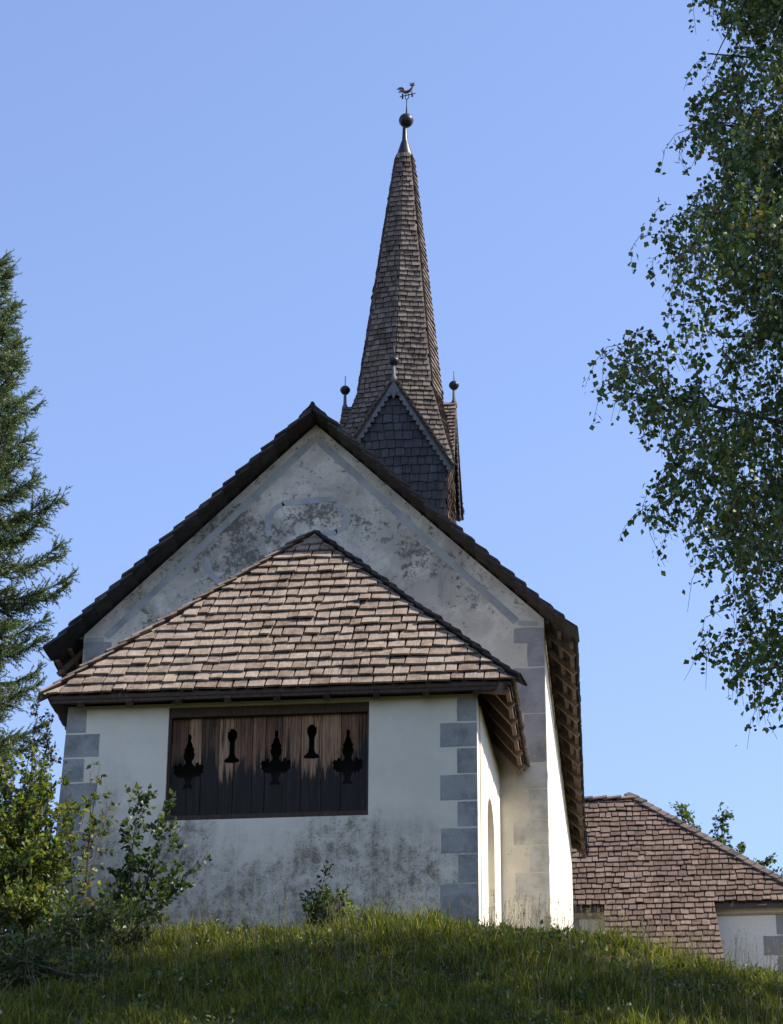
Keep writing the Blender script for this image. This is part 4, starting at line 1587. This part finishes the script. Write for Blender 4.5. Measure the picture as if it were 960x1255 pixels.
# plants at the foot of the porch wall
shrub('wall_weed', 'dark leafy weed growing against the stained porch wall', 'weed',
      stems_in(sr, 18, 0.60, -0.30, 0.12, [(0.66, -0.2, 0.34), (0.45, -0.2, 0.30), (0.82, -0.2, 0.34), (0.55, -0.25, 0.2), (0.74, -0.2, 0.18)]),
      'foliage', (0.035, 0.07), 6, 'elder_leaf', 35, twigs=12, twl=(0.05, 0.16), r0=0.006)
shrub('bright_weed', 'small bright yellow-green weed at the foot of the porch wall', 'weed',
      stems_in(sr, 6, 1.06, -0.62, 0.05, [(0.98, -0.6, 0.02), (1.08, -0.6, 0.0), (1.22, -0.6, 0.12), (1.14, -0.6, -0.1)]),
      'foliage', (0.04, 0.065), 6, 'weed_leaf', 36, twigs=8, twl=(0.04, 0.10), r0=0.005)

# oak behind the annex
def oak():
    rg = np.random.default_rng(77)
    root = tag(empty('oak_tree'), 'leafy tree top showing above the hipped roof of the house', 'tree')
    bx, by = 5.6, 20.6
    bz = gz(bx, by)
    t = MB()
    t.tube([(bx, by, bz - 0.3), (bx + 0.1, by, bz + 2.0), (bx, by, 6.4)], [0.20, 0.15, 0.08], 10)
    t.build('trunk', M['bark'], root)
    tips = np.array([(4.95, 20.2, 8.62), (5.12, 20.2, 8.45), (5.25, 20.3, 8.1), (5.85, 20.2, 8.4), (5.72, 20.2, 8.15), (5.95, 20.3, 7.85), (5.6, 20.3, 7.9), (6.2, 20.2, 7.7), (6.4, 20.3, 7.45), (6.62, 20.3, 7.4), (6.9, 20.3, 7.1), (6.3, 20.9, 7.2), (5.2, 21.0, 7.5), (4.6, 20.7, 7.3), (7.0, 20.6, 6.4), (4.2, 20.9, 6.6), (5.6, 21.5, 7.0)])
    n = len(tips)
    a = np.tile([bx, by, 5.2], (n, 1)) + rg.normal(0, 0.1, (n, 3))
    st = bez(a, (a + tips) / 2 + np.array([0, 0, 0.15]), tips, 10)
    parts = [twig_tubes(st, 0.045, 0.006, 5)]
    idx = np.repeat(np.arange(n), 34)
    tp = rg.uniform(0.35, 1.0, len(idx))
    j = np.minimum((tp * 9).astype(int), 8)
    p = st[idx, j] + (st[idx, j + 1] - st[idx, j]) * rg.random((len(idx), 1))
    q = p + unit(rg.normal(size=p.shape) + np.array([0, 0, 0.2])) * rg.uniform(0.10, 0.26, (len(idx), 1))
    parts.append(twig_tubes(bez(p, (p + q) / 2, q, 3), 0.006, 0.002, 3))
    V, F = join(parts)
    fast_mesh('branches', V, F, M['bark'], root)
    ti = np.repeat(np.arange(len(p)), 11)
    u = rg.uniform(0.2, 1.1, (len(ti), 1))
    P = p[ti] * (1 - u) + q[ti] * u + rg.normal(0, 0.025, (len(ti), 3))
    L = rg.uniform(0.06, 0.11, len(P))
    V, F = leaves(P, rg.normal(size=P.shape), L, L * 0.33, rg)
    o = fast_mesh('crown', V, F, M['oak_leaf'], root)
    o['kind'] = 'stuff'
oak()

# ------------------------------------------------------------------ meadow grass
def inside_building(x, y):
    porch = (x > -2.72) & (x < 2.5) & (y > -0.02) & (y < 2.8)
    nave = (x > -3.15) & (x < 3.15) & (y > 2.7) & (y < 16.9)
    return porch | nave

def grass_patch(n, x0, x1, y0, y1, hmin, hmax, seed, wid=0.0045):
    rg = np.random.default_rng(seed)
    # tufts: several blades share a foot
    nt = n // 7
    tx_ = rg.uniform(x0, x1, nt)
    ty_ = rg.uniform(y0, y1, nt)
    dens = np.sin(2.1 * tx_ + 1.3 * ty_) + np.sin(3.7 * ty_ - 1.9 * tx_ + 1) + np.sin(6.3 * tx_ + 5.1 * ty_)
    keep = rg.random(nt) < 0.78 + 0.25 * dens
    tx_, ty_, dens = tx_[keep], ty_[keep], dens[keep]
    k = np.repeat(np.arange(len(tx_)), 7)
    x = tx_[k] + rg.normal(0, 0.028, len(k))
    y = ty_[k] + rg.normal(0, 0.028, len(k))
    ok = ~inside_building(x, y)
    x, y, k = x[ok], y[ok], k[ok]
    n = len(x)
    th = rg.uniform(0.6, 1.4, len(tx_))[k] * (1 + 0.22 * dens[k])
    h = rg.uniform(hmin, hmax, n) * th
    z = ground_z(x, y) - 0.01
    a = rg.uniform(0, 2 * math.pi, n)
    lean = rg.uniform(0.1, 0.75, n) * h
    dx, dy = np.cos(a) * lean, np.sin(a) * lean - 0.10 * h
    fx, fy = -np.sin(a), np.cos(a)
    rot = rg.uniform(0, 2 * math.pi, n)
    fx, fy = np.cos(rot), np.sin(rot)
    w = wid * rg.uniform(0.7, 1.4, n)
    P0 = np.stack([x - fx * w, y - fy * w, z], 1)
    P1 = np.stack([x + fx * w, y + fy * w, z], 1)
    P2 = np.stack([x + dx * 0.35 - fx * w * 0.8, y + dy * 0.35 - fy * w * 0.8, z + h * 0.58], 1)
    P3 = np.stack([x + dx * 0.35 + fx * w * 0.8, y + dy * 0.35 + fy * w * 0.8, z + h * 0.58], 1)
    P4 = np.stack([x + dx, y + dy, z + h * rg.uniform(0.72, 1.0, n)], 1)
    V = np.stack([P0, P1, P2, P3, P4], 1).reshape(-1, 3)
    i = np.arange(n) * 5
    F = np.concatenate([np.stack([i, i + 1, i + 3], 1), np.stack([i, i + 3, i + 2], 1), np.stack([i + 2, i + 3, i + 4], 1)])
    return V, F

V, F = join([grass_patch(275000, -4.2, 6.6, -8.2, 0.4, 0.03, 0.115, 1), grass_patch(26000, 2.4, 8.0, -0.5, 4.0, 0.05, 0.16, 2), grass_patch(70000, -8, 11, -15, -8, 0.05, 0.17, 3, 0.007), grass_patch(22000, -9, 12, -24, -15, 0.06, 0.2, 8, 0.011), grass_patch(26000, -4.2, 6.6, -7.5, 0.0, 0.10, 0.22, 6), grass_patch(9000, -3.6, 6.0, -1.7, -0.05, 0.07, 0.19, 4)])
gr = fast_mesh('grass', V, F, M['grass'])
tag(gr, 'uncut meadow grass covering the slope below the chapel', 'grass', kind='stuff')
# broad-leaved weeds, clover and a few pale flower heads in the turf
rg = np.random.default_rng(14)
nw = 2600
wx, wy = rg.uniform(-4.0, 6.5, nw), rg.uniform(-7.5, 0.0, nw)
cl = np.sin(1.7 * wx + 2.3 * wy) + np.sin(3.1 * wx - 1.2 * wy + 2)
kp = rg.random(nw) < 0.45 + 0.35 * cl
wx, wy = wx[kp], wy[kp]
ok = ~inside_building(wx, wy)
wx, wy = wx[ok], wy[ok]
k = np.repeat(np.arange(len(wx)), 9)
wh = rg.uniform(0.03, 0.16, len(wx))
P = np.stack([wx[k] + rg.normal(0, 0.03, len(k)), wy[k] + rg.normal(0, 0.03, len(k)), ground_z(wx[k], wy[k]) + wh[k] * rg.uniform(0.3, 1.0, len(k))], 1)
Lw = rg.uniform(0.025, 0.07, len(P))
V, F = leaves(P, rg.normal(size=P.shape) + np.array([0, -0.2, 0.5]), Lw, Lw * 0.33, rg)
wo_ = fast_mesh('meadow_weeds', V, F, M['turf_weed'])
tag(wo_, 'low broad-leaved weeds scattered through the slope grass', 'weeds', kind='stuff')
# dry seed stalks standing above the grass
rg = np.random.default_rng(9)
n = 900
x = rg.uniform(-3.8, 6.6, n)
y = rg.uniform(-6.5, -0.2, n) 
y[:260] = rg.uniform(-1.5, -0.4, 260)
x[:200] = rg.uniform(2.6, 6.3, 200)
z = ground_z(x, y)
h = rg.uniform(0.22, 0.52, n)
b = np.stack([x, y, z], 1)
e = b + np.stack([rg.normal(0, 0.12, n) * h, rg.normal(0, 0.12, n) * h, h], 1)
path = bez(b, (b + e) / 2 + rg.normal(0, 0.02, b.shape), e, 5)
st = twig_tubes(path, 0.0022, 0.0012, 3)
sv, sf = st
idx = np.repeat(np.arange(n), 9)
P = e[idx] - (e - b)[idx] * rg.uniform(0, 0.22, (len(idx), 1))
Lv, Lf = leaves(P, rg.normal(size=P.shape) * 0.5 + np.array([0, 0, 0.8]), rg.uniform(0.012, 0.03, len(P)), 0.003, rg)
sf3 = np.concatenate([sf[:, [0, 1, 2]], sf[:, [0, 2, 3]]])
V, F = join([(sv, sf3), (Lv, Lf)])
so = fast_mesh('dry_stalks', V, F, M['straw'])
tag(so, 'thin dry seed stalks standing above the meadow grass', 'grass', kind='stuff')
